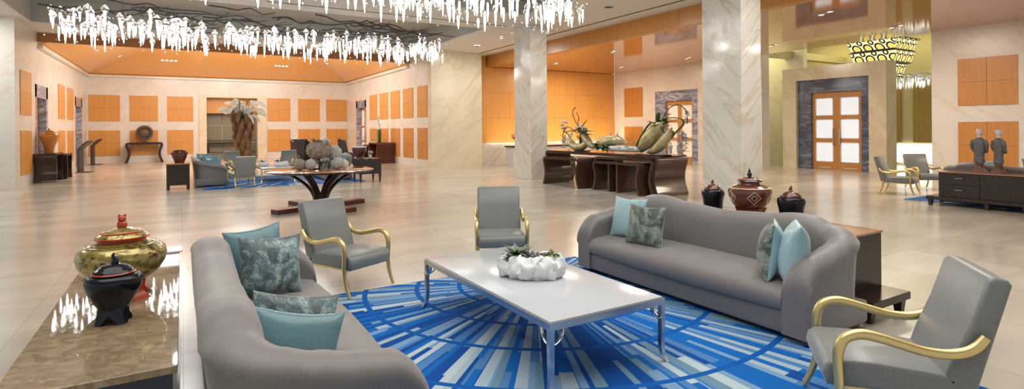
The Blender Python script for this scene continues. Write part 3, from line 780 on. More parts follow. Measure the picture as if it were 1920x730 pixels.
# coffee table
def coffee_table(label, loc, hx, hy, group):
    t = thing('coffee_table', label, 'coffee table', loc, 0, group)
    H_ = .468
    mb = MB(); f = .022; zt = H_-.045
    mb.bb(-hx, hx, -hy, -hy+f, zt, H_).bb(-hx, hx, hy-f, hy, zt, H_).bb(-hx, -hx+f, -hy+f, hy-f, zt, H_).bb(hx-f, hx, -hy+f, hy-f, zt, H_)
    mb.build('frame', M['steel'], t, smooth=0)
    MB().bb(-hx+.012, hx-.012, -hy+.012, hy-.012, zt+.01, H_+.012, .004, 2).build('glass_top', M['white_glass'], t)
    for sx in (-1, 1):
        for sy in (-1, 1):
            pts = [(sx*(hx-.018), sy*(hy-.018), zt+.01), (sx*(hx-.018), sy*(hy-.018), .24), (sx*(hx-.02), sy*(hy-.02), .14), (sx*(hx-.012), sy*(hy-.014), .06), (sx*(hx+.008), sy*(hy+.004), 0.0)]
            pts = catmull(pts, 4); rings = []
            for i, p in enumerate(pts):
                a = .019 - .004*i/(len(pts)-1)
                rings.append([(p[0]-a, p[1]-a, p[2]), (p[0]+a, p[1]-a, p[2]), (p[0]+a, p[1]+a, p[2]), (p[0]-a, p[1]+a, p[2])])
            MB().loft(rings).build('leg', M['steel'], t, smooth=30)
            for dx, dy in ((-sx, 0), (0, -sy)):
                c = (sx*(hx-.018), sy*(hy-.018))
                P = []
                for q in range(9):
                    an = PI/2*q/8 ; rr = .085
                    P.append((c[0]+dx*(.018+rr*math.sin(an)), c[1]+dy*(.018+rr*math.sin(an)), zt-.1+rr*(1-math.cos(an))*1.15))
                MB().tube(P, .007, 8, 1.8, up=(dx, dy, .01)).build('bracket', M['chrome'], t, smooth=60)
    return t
coffee_table('long white glass coffee table on steel legs standing on the front blue carpet', (2.545, 3.98, .012), .52, 1.067, 'white coffee tables')
# centrepiece
def planter(label, loc, rz, sc=1.0, group=None, seed=1):
    t = thing('planter', label, 'planter', loc, rz, group)
    rn = random.Random(seed)
    vs = []; fs = []; n, m_ = 120, 24
    for i in range(n):
        a = 2*PI*i/n
        bulge = 1+.22*abs(math.sin(a*6.5))*(.7+.5*noise.noise(Vector((a, 3, seed))))+.05*math.sin(a*3)
        for j in range(m_):
            p = 2*PI*j/m_
            rr = .058*bulge
            R0 = (.235, .145)
            dx = math.cos(a); dy = math.sin(a)
            o_ = math.cos(p)*rr; z = .085+math.sin(p)*.085*(bulge+.2*noise.noise(Vector((dx*4, dy*4, seed))))
            q = Vector((dx*(R0[0]-.06+o_), dy*(R0[1]-.055+o_), max(0.0, z)))
            q += Vector((noise.noise(q*22+Vector((3, 1, 7))), noise.noise(q*22), 1.1*noise.noise(q*22+Vector((9, 9, 1)))))*.026
            q += Vector((noise.noise(q*48), noise.noise(q*48+Vector((5, 2, 8))), noise.noise(q*48+Vector((1, 6, 3)))))*.010
            q.z = max(0, q.z); vs.append(tuple(q*sc))
    for i in range(n):
        for j in range(m_):
            fs.append((i*m_+j, ((i+1) % n)*m_+j, ((i+1) % n)*m_+(j+1) % m_, i*m_+(j+1) % m_))
    MB().add(vs, fs).build('bowl', M['white_cer'], t, smooth=50)
    MB().ball((0, 0, .09*sc), (.20*sc, .12*sc, .055*sc), 24, 10, .15, 5).build('soil', M['soil'], t)
    def tuft(x, y, z, n_, L, w, mat, spread=.9):
        mb = MB()
        for q in range(n_):
            a = rn.random()*2*PI; e = rn.uniform(.25, 1.2)
            d = (math.cos(a)*spread, math.sin(a)*spread, e)
            mb.leaf((x+rn.uniform(-.02, .02)*sc, y+rn.uniform(-.02, .02)*sc, z), d, L*sc*rn.uniform(.6, 1.1), w*sc, curl=rn.uniform(.1, .7), n=4)
        mb.build('succulent', mat, t)
    tuft(-.11*sc, .05*sc, .16*sc, 60, .13, .012, M['leaf_grey'])
    tuft(-.07*sc, .02*sc, .15*sc, 34, .11, .013, M['leaf'])
    tuft(-.13*sc, -.05*sc, .155*sc, 22, .06, .012, M['leaf'])
    tuft(.14*sc, .03*sc, .155*sc, 46, .075, .011, M['leaf'])
    tuft(.16*sc, .02*sc, .165*sc, 30, .07, .010, M['leaf_lt'])
    tuft(.10*sc, .07*sc, .155*sc, 20, .06, .012, M['leaf_lt'])
    mb = MB()
    for q in range(16):
        x, y = rn.uniform(-.02, .10)*sc, rn.uniform(-.02, .08)*sc
        mb.tube([(x, y, .13*sc), (x+rn.uniform(-.04, .05)*sc, y+rn.uniform(-.03, .03)*sc, .18*sc), (x+rn.uniform(-.09, .10)*sc, y+rn.uniform(-.05, .05)*sc, rn.uniform(.17, .21)*sc)], .003*sc, 5)
    mb.build('dry_stem', M['twig'], t)
    return t
planter('craggy white planter of succulents on the front coffee table', (2.545, 3.92, .492), R(-40), 1.22, 'white planters').scale = (1, 1, .84)

# left console and jars
def lathe_part(prof, name, mat, par, n=40, c=(0, 0, 0)):
    return MB().lathe(prof, c, n).build(name, mat, par, smooth=40)
t = thing('console_table', 'brown marble topped console running behind the nearer grey sofa', 'console', (-.32, 4.26, 0))
MB().bb(-.33, .30, -1.43, 1.43, .685, .72, .003, 1).build('marble_top', M['marble_top'], t)
MB().bb(-.30, .28, -1.39, 1.39, .09, .685).build('cabinet_body', M['navy'], t, smooth=0)
MB().bb(-.33, .30, -1.43, 1.43, .05, .09).build('ledge', M['dark'], t, smooth=0)
for sx in (-.28, .25):
    for sy in (-1.36, 1.36): MB().bb(sx-.03, sx+.03, sy-.03, sy+.03, 0, .05).build('foot', M['dark'], t, smooth=0)
o = MB().bb(-.17, .0, 5.44, 5.66, .7201, .735, .003, 1).build('folder', M['white_lac']); tag(o, 'flat white folder lying on the far end of the marble console', 'folder')

t = thing('lidded_jar', 'wide gold flecked jar with a red lid on the marble console', 'jar', (-.32, 4.17, .7205))
K = .82
LP = lambda pr: [(r*K, z) for r, z in pr]
lathe_part(LP([(.12, .10), (.17, .112), (.235, .155), (.278, .215), (.29, .26), (.278, .30), (.24, .326), (.19, .342), (.158, .35)]), 'body', M['goldjar'], t, 48)
for z, r in ((.331, .226), (.341, .196)): lathe_part(LP([(r, z-.004), (r+.006, z), (r-.004, z+.004)]), 'shoulder_ring', M['goldjar'], t, 48)
lathe_part(LP([(.15, .343), (.155, .352), (.152, .372), (.165, .376)]), 'neck_band', M['red_lacquer'], t)
lid = lathe_part(LP([(.168, .374), (.174, .380), (.165, .390), (.140, .402), (.128, .412), (.100, .422), (.06, .429), (.05, .432), (0, .433)]), 'lid', M['goldjar'], t)
lathe_part(LP([(.168, .369), (.178, .373), (.178, .379), (.168, .383)]), 'lid_rim', M['red_lacquer'], lid)
lathe_part(LP([(.139, .402), (.142, .406), (.130, .411)]), 'lid_ring', M['red_lacquer'], lid)
mb = MB().ball((0, 0, .450), (.028, .030, .030), 14, 10, .15, 4).ball((0, -.004, .487), (.023, .024, .022), 14, 10, .1, 4).ball((-.015, 0, .505), (.007, .007, .011), 8, 6).ball((.015, 0, .505), (.007, .007, .011), 8, 6).ball((0, -.024, .483), (.009, .011, .008), 8, 6)
mb.build('finial', M['red_lacquer'], lid)
for q in range(4):
    a = PI/4+q*PI/2; mb = MB(); d = (math.cos(a), math.sin(a)); sdv = (-d[1], d[0])
    rings = []
    for r_, z, w in [(.12, .13, .05), (.105, .08, .045), (.105, .04, .042), (.13, .012, .05), (.145, 0, .055)]:
        rings.append([(d[0]*(r_+e)+sdv[0]*w*s, d[1]*(r_+e)+sdv[1]*w*s, z) for e, s in ((-.014, -1), (.014, -1), (.014, 1), (-.014, 1))])
    mb.loft(rings).build('foot', M['red_lacquer'], t, smooth=50)

def small_jar(name, label, loc, rz, matb, matl, sc=1.0, group=None, ring=None, H_=1.0, barrel=False):
    t = thing(name, label, 'jar', loc, rz, group)
    S = lambda pr: [(r*sc, z*sc*H_) for r, z in pr]
    if barrel:
        lathe_part(S([(.118, 0), (.134, .012), (.136, .06), (.140, .12), (.150, .165), (.162, .20), (.163, .225), (.155, .245), (.140, .256), (.13, .258)]), 'body', matb, t)
    else:
      lathe_part(S([(.082, .075), (.10, .10), (.132, .145), (.155, .19), (.163, .222), (.157, .244), (.140, .256), (.13, .258)]), 'body', matb, t)
    if not barrel:
        vs = []; n = 64                                  # skirt foot cut by four arches
        for k_ in range(n):
            a = 2*PI*k_/n; sq = 1/max(abs(math.cos(a)), abs(math.sin(a)))**.55
            arch = .038*max(0, 1-(abs(((a/(PI/2)+.0) % 1)-.5-.0)*0+abs((((a+PI/4) % (PI/2))/(PI/2))-.5)/.30)**2) if abs((((a+PI/4) % (PI/2))/(PI/2))-.5) < .30 else 0
            for r_, z in ((.078, .11), (.088*sq*.92, .085), (.093*sq*.92, .05+arch*.2), (.104*sq*.92, arch), (.070*sq, arch), (.066, .11)):
                vs.append((r_*sc*math.cos(a), r_*sc*math.sin(a), z*sc*H_))
        fs = [(k_*6+i, ((k_+1) % n)*6+i, ((k_+1) % n)*6+(i+1) % 6, k_*6+(i+1) % 6) for k_ in range(n) for i in range(6)]
        MB().add(vs, fs).build('foot', matb, t, smooth=40)
    for sx in (-1, 1):
        MB().ball((sx*.155*sc, 0, .235*sc*H_), (.014*sc, .012*sc, .014*sc), 10, 8).build('lug', matb, t)
    if ring: lathe_part(S([(.119, .262), (.125, .267), (.119, .272)]), 'red_ring', ring, t)
    lid = lathe_part(S([(.118, .256), (.122, .263), (.118, .272), (.105, .285), (.095, .288), (.085, .298), (.055, .310), (.03, .315), (0, .316)]), 'lid', matl, t)
    P = [(0, 0, .310), (.012, 0, .325), (.006, 0, .345), (-.004, 0, .358), (.004, 0, .372)]
    MB().tube([(x*sc, y*sc, z*sc*H_) for x, y, z in P], [v*sc for v in (.022, .021, .016, .010, .004)], 10).ball((.014*sc, 0, .333*sc*H_), (.02*sc, .016*sc, .018*sc), 10, 8, .2).build('finial', matl, lid)
    return t
small_jar('lidded_jar', 'small black lidded jar with a thin red ring in front of the gold jar', (-.32, 3.66, .7205), R(-12), M['black_lacquer'], M['black_lacquer'], .82, None, M['red_lacquer'], 1.22)

# dark console behind the far sofa
def low_console(label, loc, rz, group, fittings=True):
    """front faces -y (length along x)"""
    t = thing('sideboard', label, 'sideboard', loc, rz, group)
    L_ = 1.14
    MB().bb(-L_-.22, L_+.22, -.345, .325, .13, .20, .004, 1).build('plinth_shelf', M['dark'], t)
    MB().bb(-L_, L_, -.28, .28, .20, .725).build('body', M['dark'], t, smooth=0)
    MB().bb(-L_-.012, L_+.012, -.29, .29, .725, .745, .003, 1).build('top', M['tan_top'], t)
    for sx in (-L_-.15, -.3, .3, L_+.15):
        for sy in (-.28, .26):
            rings = [[(sx+a*s, sy+b2*s, z) for a, b2 in ((-1, -1), (1, -1), (1, 1), (-1, 1))] for s, z in ((.028, 0), (.042, .13))]
            MB().loft(rings).build('foot', M['dark'], t, smooth=0)
    for x0, x1, z0, z1 in [(-L_+.02, -L_+.72, .48, .71), (-L_+.02, -L_+.72, .22, .47)]:
        d = MB().bb(x0, x1, -.295, -.28, z0, z1, .003, 1).build('drawer', M['dark'], t)
        MB().tube([((x0+x1)/2-.07, -.295, (z0+z1)/2+.02), ((x0+x1)/2-.07, -.32, (z0+z1)/2+.02), ((x0+x1)/2+.07, -.32, (z0+z1)/2+.02), ((x0+x1)/2+.07, -.295, (z0+z1)/2+.02)], .008, 8).build('handle', M['handle'], d)
    for x0, x1, s in [(-L_+.74, .36, 1), (.37, L_-.02, -1)]:
        d = MB().bb(x0, x1, -.295, -.28, .22, .71, .003, 1).build('door', M['dark'], t)
        xh = x1-.06 if s == 1 else x0+.06
        MB().tube([(xh, -.295, .42), (xh, -.32, .42), (xh, -.32, .57), (xh, -.295, .57)], .009, 8).build('handle', M['handle'], d)
    return t
low_console('dark wood sideboard hidden behind the far grey sofa with three lidded jars on it', (5.475, 3.84, 0), R(90), 'dark sideboards')
t = small_jar('lidded_jar', 'round black lidded jar, smallest and farthest on the sideboard behind the sofa', (5.36, 4.33, .7455), R(80), M['black_lacquer'], M['dk_red_lacquer'], .80, 'black jars with maroon lids', None, 1.3, True)
t = small_jar('lidded_jar', 'black lidded jar nearest the close end of the sideboard behind the sofa', (5.36, 3.36, .7455), R(70), M['black_lacquer'], M['dk_red_lacquer'], .82, 'black jars with maroon lids', None, 1.3, True)
t = thing('lidded_jar', 'large maroon lidded jar with pale diamonds between two black jars', 'jar', (5.36, 3.84, .7455), R(40))
JP = [(.09, .07), (.13, .09), (.18, .16), (.215, .24), (.225, .30), (.212, .335), (.17, .355), (.12, .37), (.115, .38)]
lathe_part(JP, 'body', M['brown_lacquer'], t, 48)
lathe_part([(.2175, .325), (.221, .332), (.2135, .338)], 'pale_band', M['cream_line'], t)
lathe_part([(.115, .37), (.10, .38), (.10, .395), (.13, .40)], 'neck', M['brown_lacquer'], t)
lid = lathe_part([(.125, .398), (.135, .405), (.128, .415), (.105, .425), (.092, .436), (.05, .446), (0, .448)], 'lid', M['dk_red_lacquer'], t)
lathe_part([(.107, .4245), (.110, .428), (.104, .431)], 'pale_ring', M['cream_line'], lid)
mb = MB().ball((0, 0, .474), (.032, .026, .03), 12, 10, .2, 4).ball((.016, 0, .508), (.016, .014, .02), 10, 8, .15, 4).ball((.026, 0, .528), (.008, .008, .012), 8, 6).ball((-.02, 0, .457), (.02, .02, .012), 8, 6).ball((.022, 0, .457), (.016, .02, .012), 8, 6)
mb.build('finial', M['black_lacquer'], lid)
def jr(z):
    for (r0, z0), (r1, z1) in zip(JP, JP[1:]):
        if z0 <= z <= z1: return r0+(r1-r0)*(z-z0)/(z1-z0)
    return .2
for q in range(5):
    a0 = R(188+q*72)
    for s, nm in ((1.0, 'diamond_inlay'), (.45, 'diamond_inlay')):
        P = []
        for (du, dz) in [(0, .068), (.33, 0), (0, -.068), (-.33, 0), (0, .068)]:
            P.append((du*s, .235+dz*s))
        pts = []
        for (u0, z0), (u1, z1) in zip(P, P[1:]):
            for i in range(6):
                u_ = u0+(u1-u0)*i/6; z = z0+(z1-z0)*i/6; rr = jr(z)+.001
                pts.append((math.cos(a0+u_)*rr, math.sin(a0+u_)*rr, z))
        pts.append(pts[0])
        MB().tube(pts, .0045 if s == 1 else .0035, 6).build(nm, M['cream_line'], t)
for q in range(5):
    a = q*2*PI/5+.3; d = (math.cos(a), math.sin(a)); sdv = (-d[1], d[0]); rings = []
    for r_, z, w in [(.14, .12, .10), (.12, .07, .085), (.125, .03, .08), (.15, 0, .095)]:
        rings.append([(d[0]*(r_+e)+sdv[0]*w*s, d[1]*(r_+e)+sdv[1]*w*s, z) for e, s in ((-.03, -1), (.014, -.8), (.014, .8), (-.03, 1))])
    MB().loft(rings).build('foot', M['brown_lacquer'], t, smooth=50)

# ------------------------------------------------------------------ round table in the middle
t = thing('round_table', 'large round burl table on curved dark legs in mid lobby', 'table', (2.65, 12.7, 0))
MB().lathe([(0, .815), (1.06, .815), (1.13, .825), (1.15, .842), (1.15, .852), (1.135, .86)], (0, 0, 0), 64).build('edge', M['dark'], t)
MB().lathe([(1.135, .858), (1.12, .866), (0, .866)], (0, 0, 0), 64).build('tabletop', M['tan_top'], t)
for a in (R(112), R(22)):
    c, s = math.cos(a), math.sin(a); m4 = Matrix.Rotation(a, 4, 'Z')
    MB().bb(-1.1, 1.1, -.13, .13, 0, .095 if a > 1 else .094, .004, 1, M=m4).build('foot_bar', M['redwood'], t)
for q in range(6):
    a = R(-10+q*60); d = (math.cos(a), math.sin(a)); P = []
    for i in range(13):
        u = i/12; r_ = .10+.10*u+.55*u**2.6; z = .09+.735*u
        P.append((d[0]*r_, d[1]*r_, z))
    MB().tube(P, [.10-.025*i/12 for i in range(13)], 10, .42, up=(-d[1], d[0], 0)).build('leg', M['dark_z'], t, smooth=50)
TZ = .8665
t = thing('seed_head_ornament', 'big dried seed-head ball on a stand on the round table', 'ornament', (2.66, 12.82, TZ))
MB().bb(-.19, .19, -.14, .14, 0, .03, .003, 1).build('base', M['dark'], t)
MB().tube([(-.02, 0, .03), (-.02, 0, .26)], .014, 8).build('stem', M['dark'], t)
mb = MB(); mb.ball((-.02, 0, .42), (.27, .2, .2), 28, 16, .14, 9)
for q in range(160):
    a = rnd.random()*2*PI; ph = math.asin(rnd.uniform(-1, .8)); p = (-.02+.27*math.cos(a)*math.cos(ph), .2*math.sin(a)*math.cos(ph), .42+.2*math.sin(ph))
    mb.ball(p, rnd.uniform(.016, .03), 6, 4, .2)
mb.build('seed_ball', M['dry'], t)
mb = MB()
for q in range(70):
    mb.leaf((rnd.uniform(.04, .18), rnd.uniform(-.12, .06), rnd.uniform(.55, .64)), (rnd.uniform(-1, 1), rnd.uniform(-1, 1), rnd.uniform(.1, 1)), .095, .04, curl=.3, n=3)
mb.build('flower', M['petal'], t)
mb = MB()
for q in range(26): mb.leaf((rnd.uniform(-.16, .02), rnd.uniform(-.06, .06), .62), (rnd.uniform(-1, 1), rnd.uniform(-1, 1), rnd.uniform(.0, 1)), .10, .018, curl=.3, n=3)
mb.build('foliage', M['leaf_grey'], t)
t = thing('moss_urn', 'grey twig-bound pot under the seed-head ball on the round table', 'pot', (2.72, 12.62, TZ))
MB().lathe([(.09, 0), (.115, .08), (.10, .20), (.09, .24), (0, .24)], (0, 0, 0), 20).build('pot', M['grey_ball'], t)
mb = MB()
for q in range(60):
    a = rnd.random()*2*PI; mb.tube([(.1*math.cos(a), .1*math.sin(a), rnd.uniform(.02, .2)), (.13*math.cos(a+.3), .13*math.sin(a+.3), rnd.uniform(.02, .24)), (.12*math.cos(a+.7), .12*math.sin(a+.7), rnd.uniform(.1, .28))], .005, 4)
mb.build('twig_binding', M['twig'], t)
for i, (x, y, r_, mt, lb) in enumerate([(2.20, 12.62, .125, 'dry', 'brown dried ball at the left end of the round table'), (2.41, 12.55, .12, 'grey_ball', 'silvery moss ball standing left of the ornament base on the round table'), (2.97, 12.45, .135, 'grey_ball', 'silvery moss ball to the right of the twig pot on the round table'),
        (3.12, 12.52, .105, 'petal', 'white ruffled flower ball at the right end of the round table')]):
    mb = MB(); mb.ball((0, 0, r_), r_, 22, 14, .10, 9); mb.tube([(0, 0, r_*2-.01), (.01, 0, r_*2+.03)], .008, 6)
    o = mb.build('decorative_ball', M[mt]); o.location = (x, y, TZ); tag(o, lb, 'decorative ball', 'decorative balls on the round table')
t = thing('stone_orb', 'large pale ribbed orb behind the seed-head ball', 'orb', (3.02, 12.98, TZ))
MB().ball((0, 0, .34), (.17, .17, .18), 24, 16, .06, 6).build('orb', M['grey_ball'], t)
MB().lathe([(.11, 0), (.09, .06), (.05, .12), (.06, .17)], (0, 0, 0), 20).build('foot', M['bluegrey'], t)
# ------------------------------------------------------------------ seating group in the far alcove
o = MB().bb(.55, 5.3, 18.45, 22.9, 0, .012).build('carpet', M['rug2'], smooth=0); tag(o, 'blue rayed carpet of the far seating group behind the round table', 'carpet')
dup(sofa1, (.77, 20.75, .012), R(90), 'far grey sofa with two small teal cushions beside the dark cube cabinet')
dup(sofa1, (4.62, 20.6, .012), R(-90), 'far grey sofa half hidden by the ornaments of the round table')
dup(ch1, (1.58, 18.9, .012), R(192), 'grey armchair seen from the back, next to the arm of the far sofa')
dup(ch1, (1.78, 23.0, .012), R(20), 'grey armchair in front of the tall flower vase, behind the one seen from the back')
dup(ch1, (3.45, 22.75, .012), R(-25), 'grey armchair left of the seed-head ornament, beyond the low planters')
pillow('cushion', 'small teal cushion at the back on the far sofa by the cube cabinet', M['teal'], (.62, 19.85, .83), (1, .1, .02), (-.1, .25, 1), .44, .42, .15, G_P)
pillow('cushion', 'small teal cushion in front on the far sofa by the cube cabinet', M['teal'], (.80, 19.6, .76), (1, 0, .04), (.0, .3, 1), .56, .42, .16, G_P)
pillow('cushion', 'slate blue cushion on the far sofa behind the ornaments', M['aqua'], (4.35, 19.6, .72), (.6, -.8, -.1), (.2, .15, 1), .56, .46, .17, G_P)
pillow('cushion', 'grey blue cushion at the right end of the far sofa behind the ornaments', M['teal'], (4.75, 19.3, .70), (.5, -.85, -.2), (.2, .15, 1), .5, .42, .16, G_P)
coffee_table('white coffee table of the far seating group behind the round table', (2.75, 20.75, .012), .52, 1.05, 'white coffee tables')
planter('small white planter of succulents on the far coffee table, nearer the round table', (2.95, 20.35, .492), R(10), 1.0, 'white planters', 4)
planter('small white planter with green sprigs on the far coffee table, nearer the vase', (2.45, 20.9, .492), R(50), .9, 'white planters', 6)
t = thing('side_cabinet', 'dark cube cabinet with a tan top beside the far grey sofa', 'cabinet', (-.10, 19.35, 0))
MB().bb(-.29, .30, -.29, .29, .13, .745).build('body', M['dark'], t, smooth=0)
MB().bb(-.31, .32, -.31, .31, .745, .775, .003, 1).build('top', M['tan_top'], t)
for sx in (-.25, .26):
    for sy in (-.25, .25): MB().bb(sx-.04, sx+.04, sy-.04, sy+.04, 0, .13).build('foot', M['dark'], t, smooth=0)
t = thing('flared_vase', 'dark maroon flared vase on the dark cube cabinet', 'vase', (-.06, 19.35, .7755))
MB().lathe([(.12, 0), (.13, .02), (.19, .18), (.225, .30), (.22, .33), (.18, .34), (.17, .36), (.20, .385), (.185, .39), (.15, .35), (.10, .30)], (0, 0, 0), 28).build('body', M['dk_red_lacquer'], t)
t = thing('side_cabinet', 'dark cabinet on tapered legs carrying the maroon bowl behind the round table', 'cabinet', (5.32, 18.3, 0))
MB().bb(-.36, .36, -.42, .42, .28, .78, .004, 1).build('body', M['dark'], t)
for sx in (-.32, .32):
    for sy in (-.38, .38):
        MB().loft([[(sx+a*s, sy+b2*s, z) for a, b2 in ((-1, -1), (1, -1), (1, 1), (-1, 1))] for s, z in ((.018, 0), (.035, .28))]).build('leg', M['dark'], t, smooth=0)
t = thing('footed_bowl', 'deep maroon bowl with a pale rim on the dark legged cabinet', 'bowl', (5.08, 18.35, .7805))
MB().lathe([(.16, 0), (.15, .03), (.11, .06), (.17, .14), (.23, .24), (.245, .34), (.23, .38), (.20, .36), (.15, .20), (0, .15)], (0, 0, 0), 32).build('body', M['dk_red_lacquer'], t)
MB().lathe([(.236, .365), (.25, .385), (.235, .40), (.19, .40), (.19, .375)], (0, 0, 0), 32).build('rim', M['white_cer'], t)
def wing(label, loc, rz):
    t = thing('wing_chair', label, 'wing chair', loc, rz, 'brown wing chairs')
    MB().bb(-.36, .36, -.36, .30, .22, .46, .05, 3).build('seat', M['leather'], t)
    pts = [(.24, .40), (.36, .30), (.50, 1.28), (.46, 1.36), (.40, 1.34), (.30, .80)]
    MB().prism(pts, 'x', -.38, .38, .03, 3).build('backrest', M['leather'], t, smooth=50)
    for s in (-1, 1):
        MB().prism([(-.34, .24), (-.36, .62), (-.2, .68), (.05, .72), (.16, 1.24), (.40, 1.32), (.36, .24)], 'x', s*.36-.035, s*.36+.035, .02, 3).build('wing', M['leather'], t, smooth=50)
        for y in (-.3, .3): MB().tube([(s*.31, y, .24), (s*.33, y*1.08, 0)], [.028, .018], 8).build('leg', M['dark'], t)
    return t
w1 = wing('brown leather wing chair behind the seed-head ornament', (4.45, 24.6, 0), R(15))
dup(w1, (6.45, 24.9, 0), R(75), 'brown leather wing chair seen edge-on near the maroon bowl')
t = thing('flower_holder', 'small white posy in a glass beside the maroon bowl', 'posy', (5.5, 18.55, .7805))
MB().lathe([(.05, 0), (.055, .12), (.045, .13), (0, .1)], (0, 0, 0), 14).build('glass', M['white_cer'], t)
mb = MB()
for q in range(40): mb.leaf((0, 0, .16), (rnd.uniform(-1, 1), rnd.uniform(-1, 1), rnd.uniform(-.1, 1)), .11, .03, curl=.2, n=3)
mb.build('flower', M['petal'], t)

# tall husk vase with lilies
t = thing('floor_vase', 'tall floor vase of overlapping brown husks filled with white lilies', 'vase', (2.15, 25.0, 0))
MB().lathe([(.10, 0), (.12, .4), (.20, .9), (.28, 1.5), (.28, 2.0), (.25, 2.05), (0, 2.0)], (0, 0, 0), 24).build('core', M['pod'], t)
mb = MB()
for row in range(6):
    z0 = .12+row*.36; n_ = 7
    for q in range(n_):
        a = 2*PI*(q+.5*(row % 2))/n_+rnd.uniform(-.1, .1); r0 = .075+.052*row+ (.0 if row < 5 else -.04)
        d = Vector((math.cos(a), math.sin(a), 0)); sdv = Vector((-d.y, d.x, 0))
        rings = []
        L_ = rnd.uniform(.58, .78); tilt = rnd.uniform(-.06, .06)
        for i in range(9):
            u_ = i/8; w = .095*math.sin(PI*(.04+.93*u_))**.8; th_ = .07*math.sin(PI*(.06+.9*u_))**.7
            c = d*(r0+.03+.07*math.sin(PI*u_))+Vector((0, 0, z0+L_*u_))+sdv*tilt*u_
            rings.append([tuple(c+sdv*w*math.cos(2*PI*k_/10)+d*th_*math.sin(2*PI*k_/10)) for k_ in range(10)])
        mb.loft(rings)
mb.build('husk_cladding', M['pod'], t, smooth=50)
mb = MB(); lf = MB()
for q in range(22):
    a = 2*PI*q/22+rnd.uniform(-.12, .12); sp_ = rnd.uniform(.30, .62); zt = rnd.uniform(2.50, 2.98)-(.2 if sp_ > .5 else 0)
    P = catmull([(0, 0, 1.9), (.12*math.cos(a), .12*math.sin(a), 2.2), (.6*sp_*math.cos(a), .6*sp_*math.sin(a), zt), (sp_*math.cos(a), sp_*math.sin(a), zt-.02)], 4)
    lf.tube(P, .012, 6)
    e = Vector(P[-1]); dr = rnd.uniform(-.38, .06); L_ = rnd.uniform(.32, .46)
    pts = catmull([tuple(e-Vector((math.cos(a)*.06, math.sin(a)*.06, 0))), tuple(e+Vector((math.cos(a)*L_*.5, math.sin(a)*L_*.5, dr*.25))), tuple(e+Vector((math.cos(a)*L_, math.sin(a)*L_, dr)))], 5)
    mb.tube(pts, [.075*max(.12, math.sin(PI*(.1+.86*i_/(len(pts)-1)))) for i_ in range(len(pts))], 8, .6, up=(0, 0, 1))
for q in range(12):
    mb.ball((rnd.uniform(-.28, .3), rnd.uniform(-.3, .1), rnd.uniform(2.42, 2.82)), rnd.uniform(.09, .15), 10, 8, .35, 3)
mb.build('lily', M['petal'], t, smooth=60)
for q in range(40):
    lf.leaf((rnd.uniform(-.2, .2), rnd.uniform(-.2, .2), rnd.uniform(1.95, 2.3)), (rnd.uniform(-1, 1), rnd.uniform(-1, 1), rnd.uniform(.1, 1.2)), .35, .04, curl=.3, n=5)
lf.build('foliage', M['leaf'], t)

# wavy waterfall tables --------------------------------------------------
def wave_profile(L_, H_, th, side=1):
    """one wavy end of a waterfall table as (along, z) points, outer then inner"""
    out = []
    for i in range(25):
        u = i/24
        if u < .3:
            a = PI/2*(1-u/.3); rr = .13*H_
            out.append((L_-rr+rr*math.cos(a), H_-rr+rr*math.sin(a)))
        else:
            w = (u-.3)/.7
            out.append((L_-.105*H_*math.sin(PI*min(1, w*1.02))**1.3+.012*H_*w**3, (H_*.87)*(1-w)))
    inn = []
    for i in range(25):
        x, z = out[i]; x0, z0 = out[max(0, i-1)]; x1, z1 = out[min(24, i+1)]
        t_ = Vector((x1-x0, z1-z0)).normalized(); n_ = Vector((t_.y, -t_.x))
        inn.append((x+n_.x*th, max(0, z+n_.y*th)))
    return out, inn
def waterfall(name, label, loc, rz, L_, W, H_, th, mat, group=None, cat='table', mid=()):
    """slab bent down into wavy ends; long axis is local x"""
    t = thing(name, label, cat, loc, rz, group)
    out, inn = wave_profile(L_/2, H_, th)
    poly_o = [(-x, z) for x, z in out[::-1]] + out
    poly_i = [(-x, z) for x, z in inn[::-1]] + inn
    rings = []
    for (xo, zo), (xi, zi) in zip(poly_o, poly_i):
        rings.append([(xo, -W/2, zo), (xi, -W/2, zi), (xi, W/2, zi), (xo, W/2, zo)])
    n = len(out)
    def part(nm, a, b2): MB().loft(rings[a:b2]).build(nm, mat, t, smooth=40)
    part('wavy_end', 0, n-7); part('wavy_end', n+7-1, 2*n); part('tabletop', n-8, n+7)
    for mx_ in mid: MB().bb(mx_-.03, mx_+.03, -W/2+.04, W/2-.04, 0, H_-th).build('divider', mat, t, smooth=0)
    return t
G_W = 'wavy waterfall tables'
waterfall('reception_desk', 'long wavy rosewood reception desk between the two marble columns', (10.75, 12.38, 0), R(90), 4.96, 1.10, 1.03, .085, M['walnut'], None, 'desk')
G_N = 'rosewood nest tables under the reception desk'
waterfall('nest_table', 'rosewood nest table tucked under the far half of the reception desk', (10.22, 13.4, 0), R(90), 1.8, 1.0, .86, .07, M['walnut'], G_N)
waterfall('nest_table', 'wider rosewood nest table right under the near half of the reception desk', (10.65, 11.15, 0), R(90), 2.3, 1.05, .93, .07, M['walnut'], G_N)
waterfall('nest_table', 'lowest rosewood nest table jutting out of the near half of the reception desk', (10.42, 11.2, 0), R(90), 1.85, 1.0, .82, .065, M['walnut'], G_N, mid=(-.05, .28))
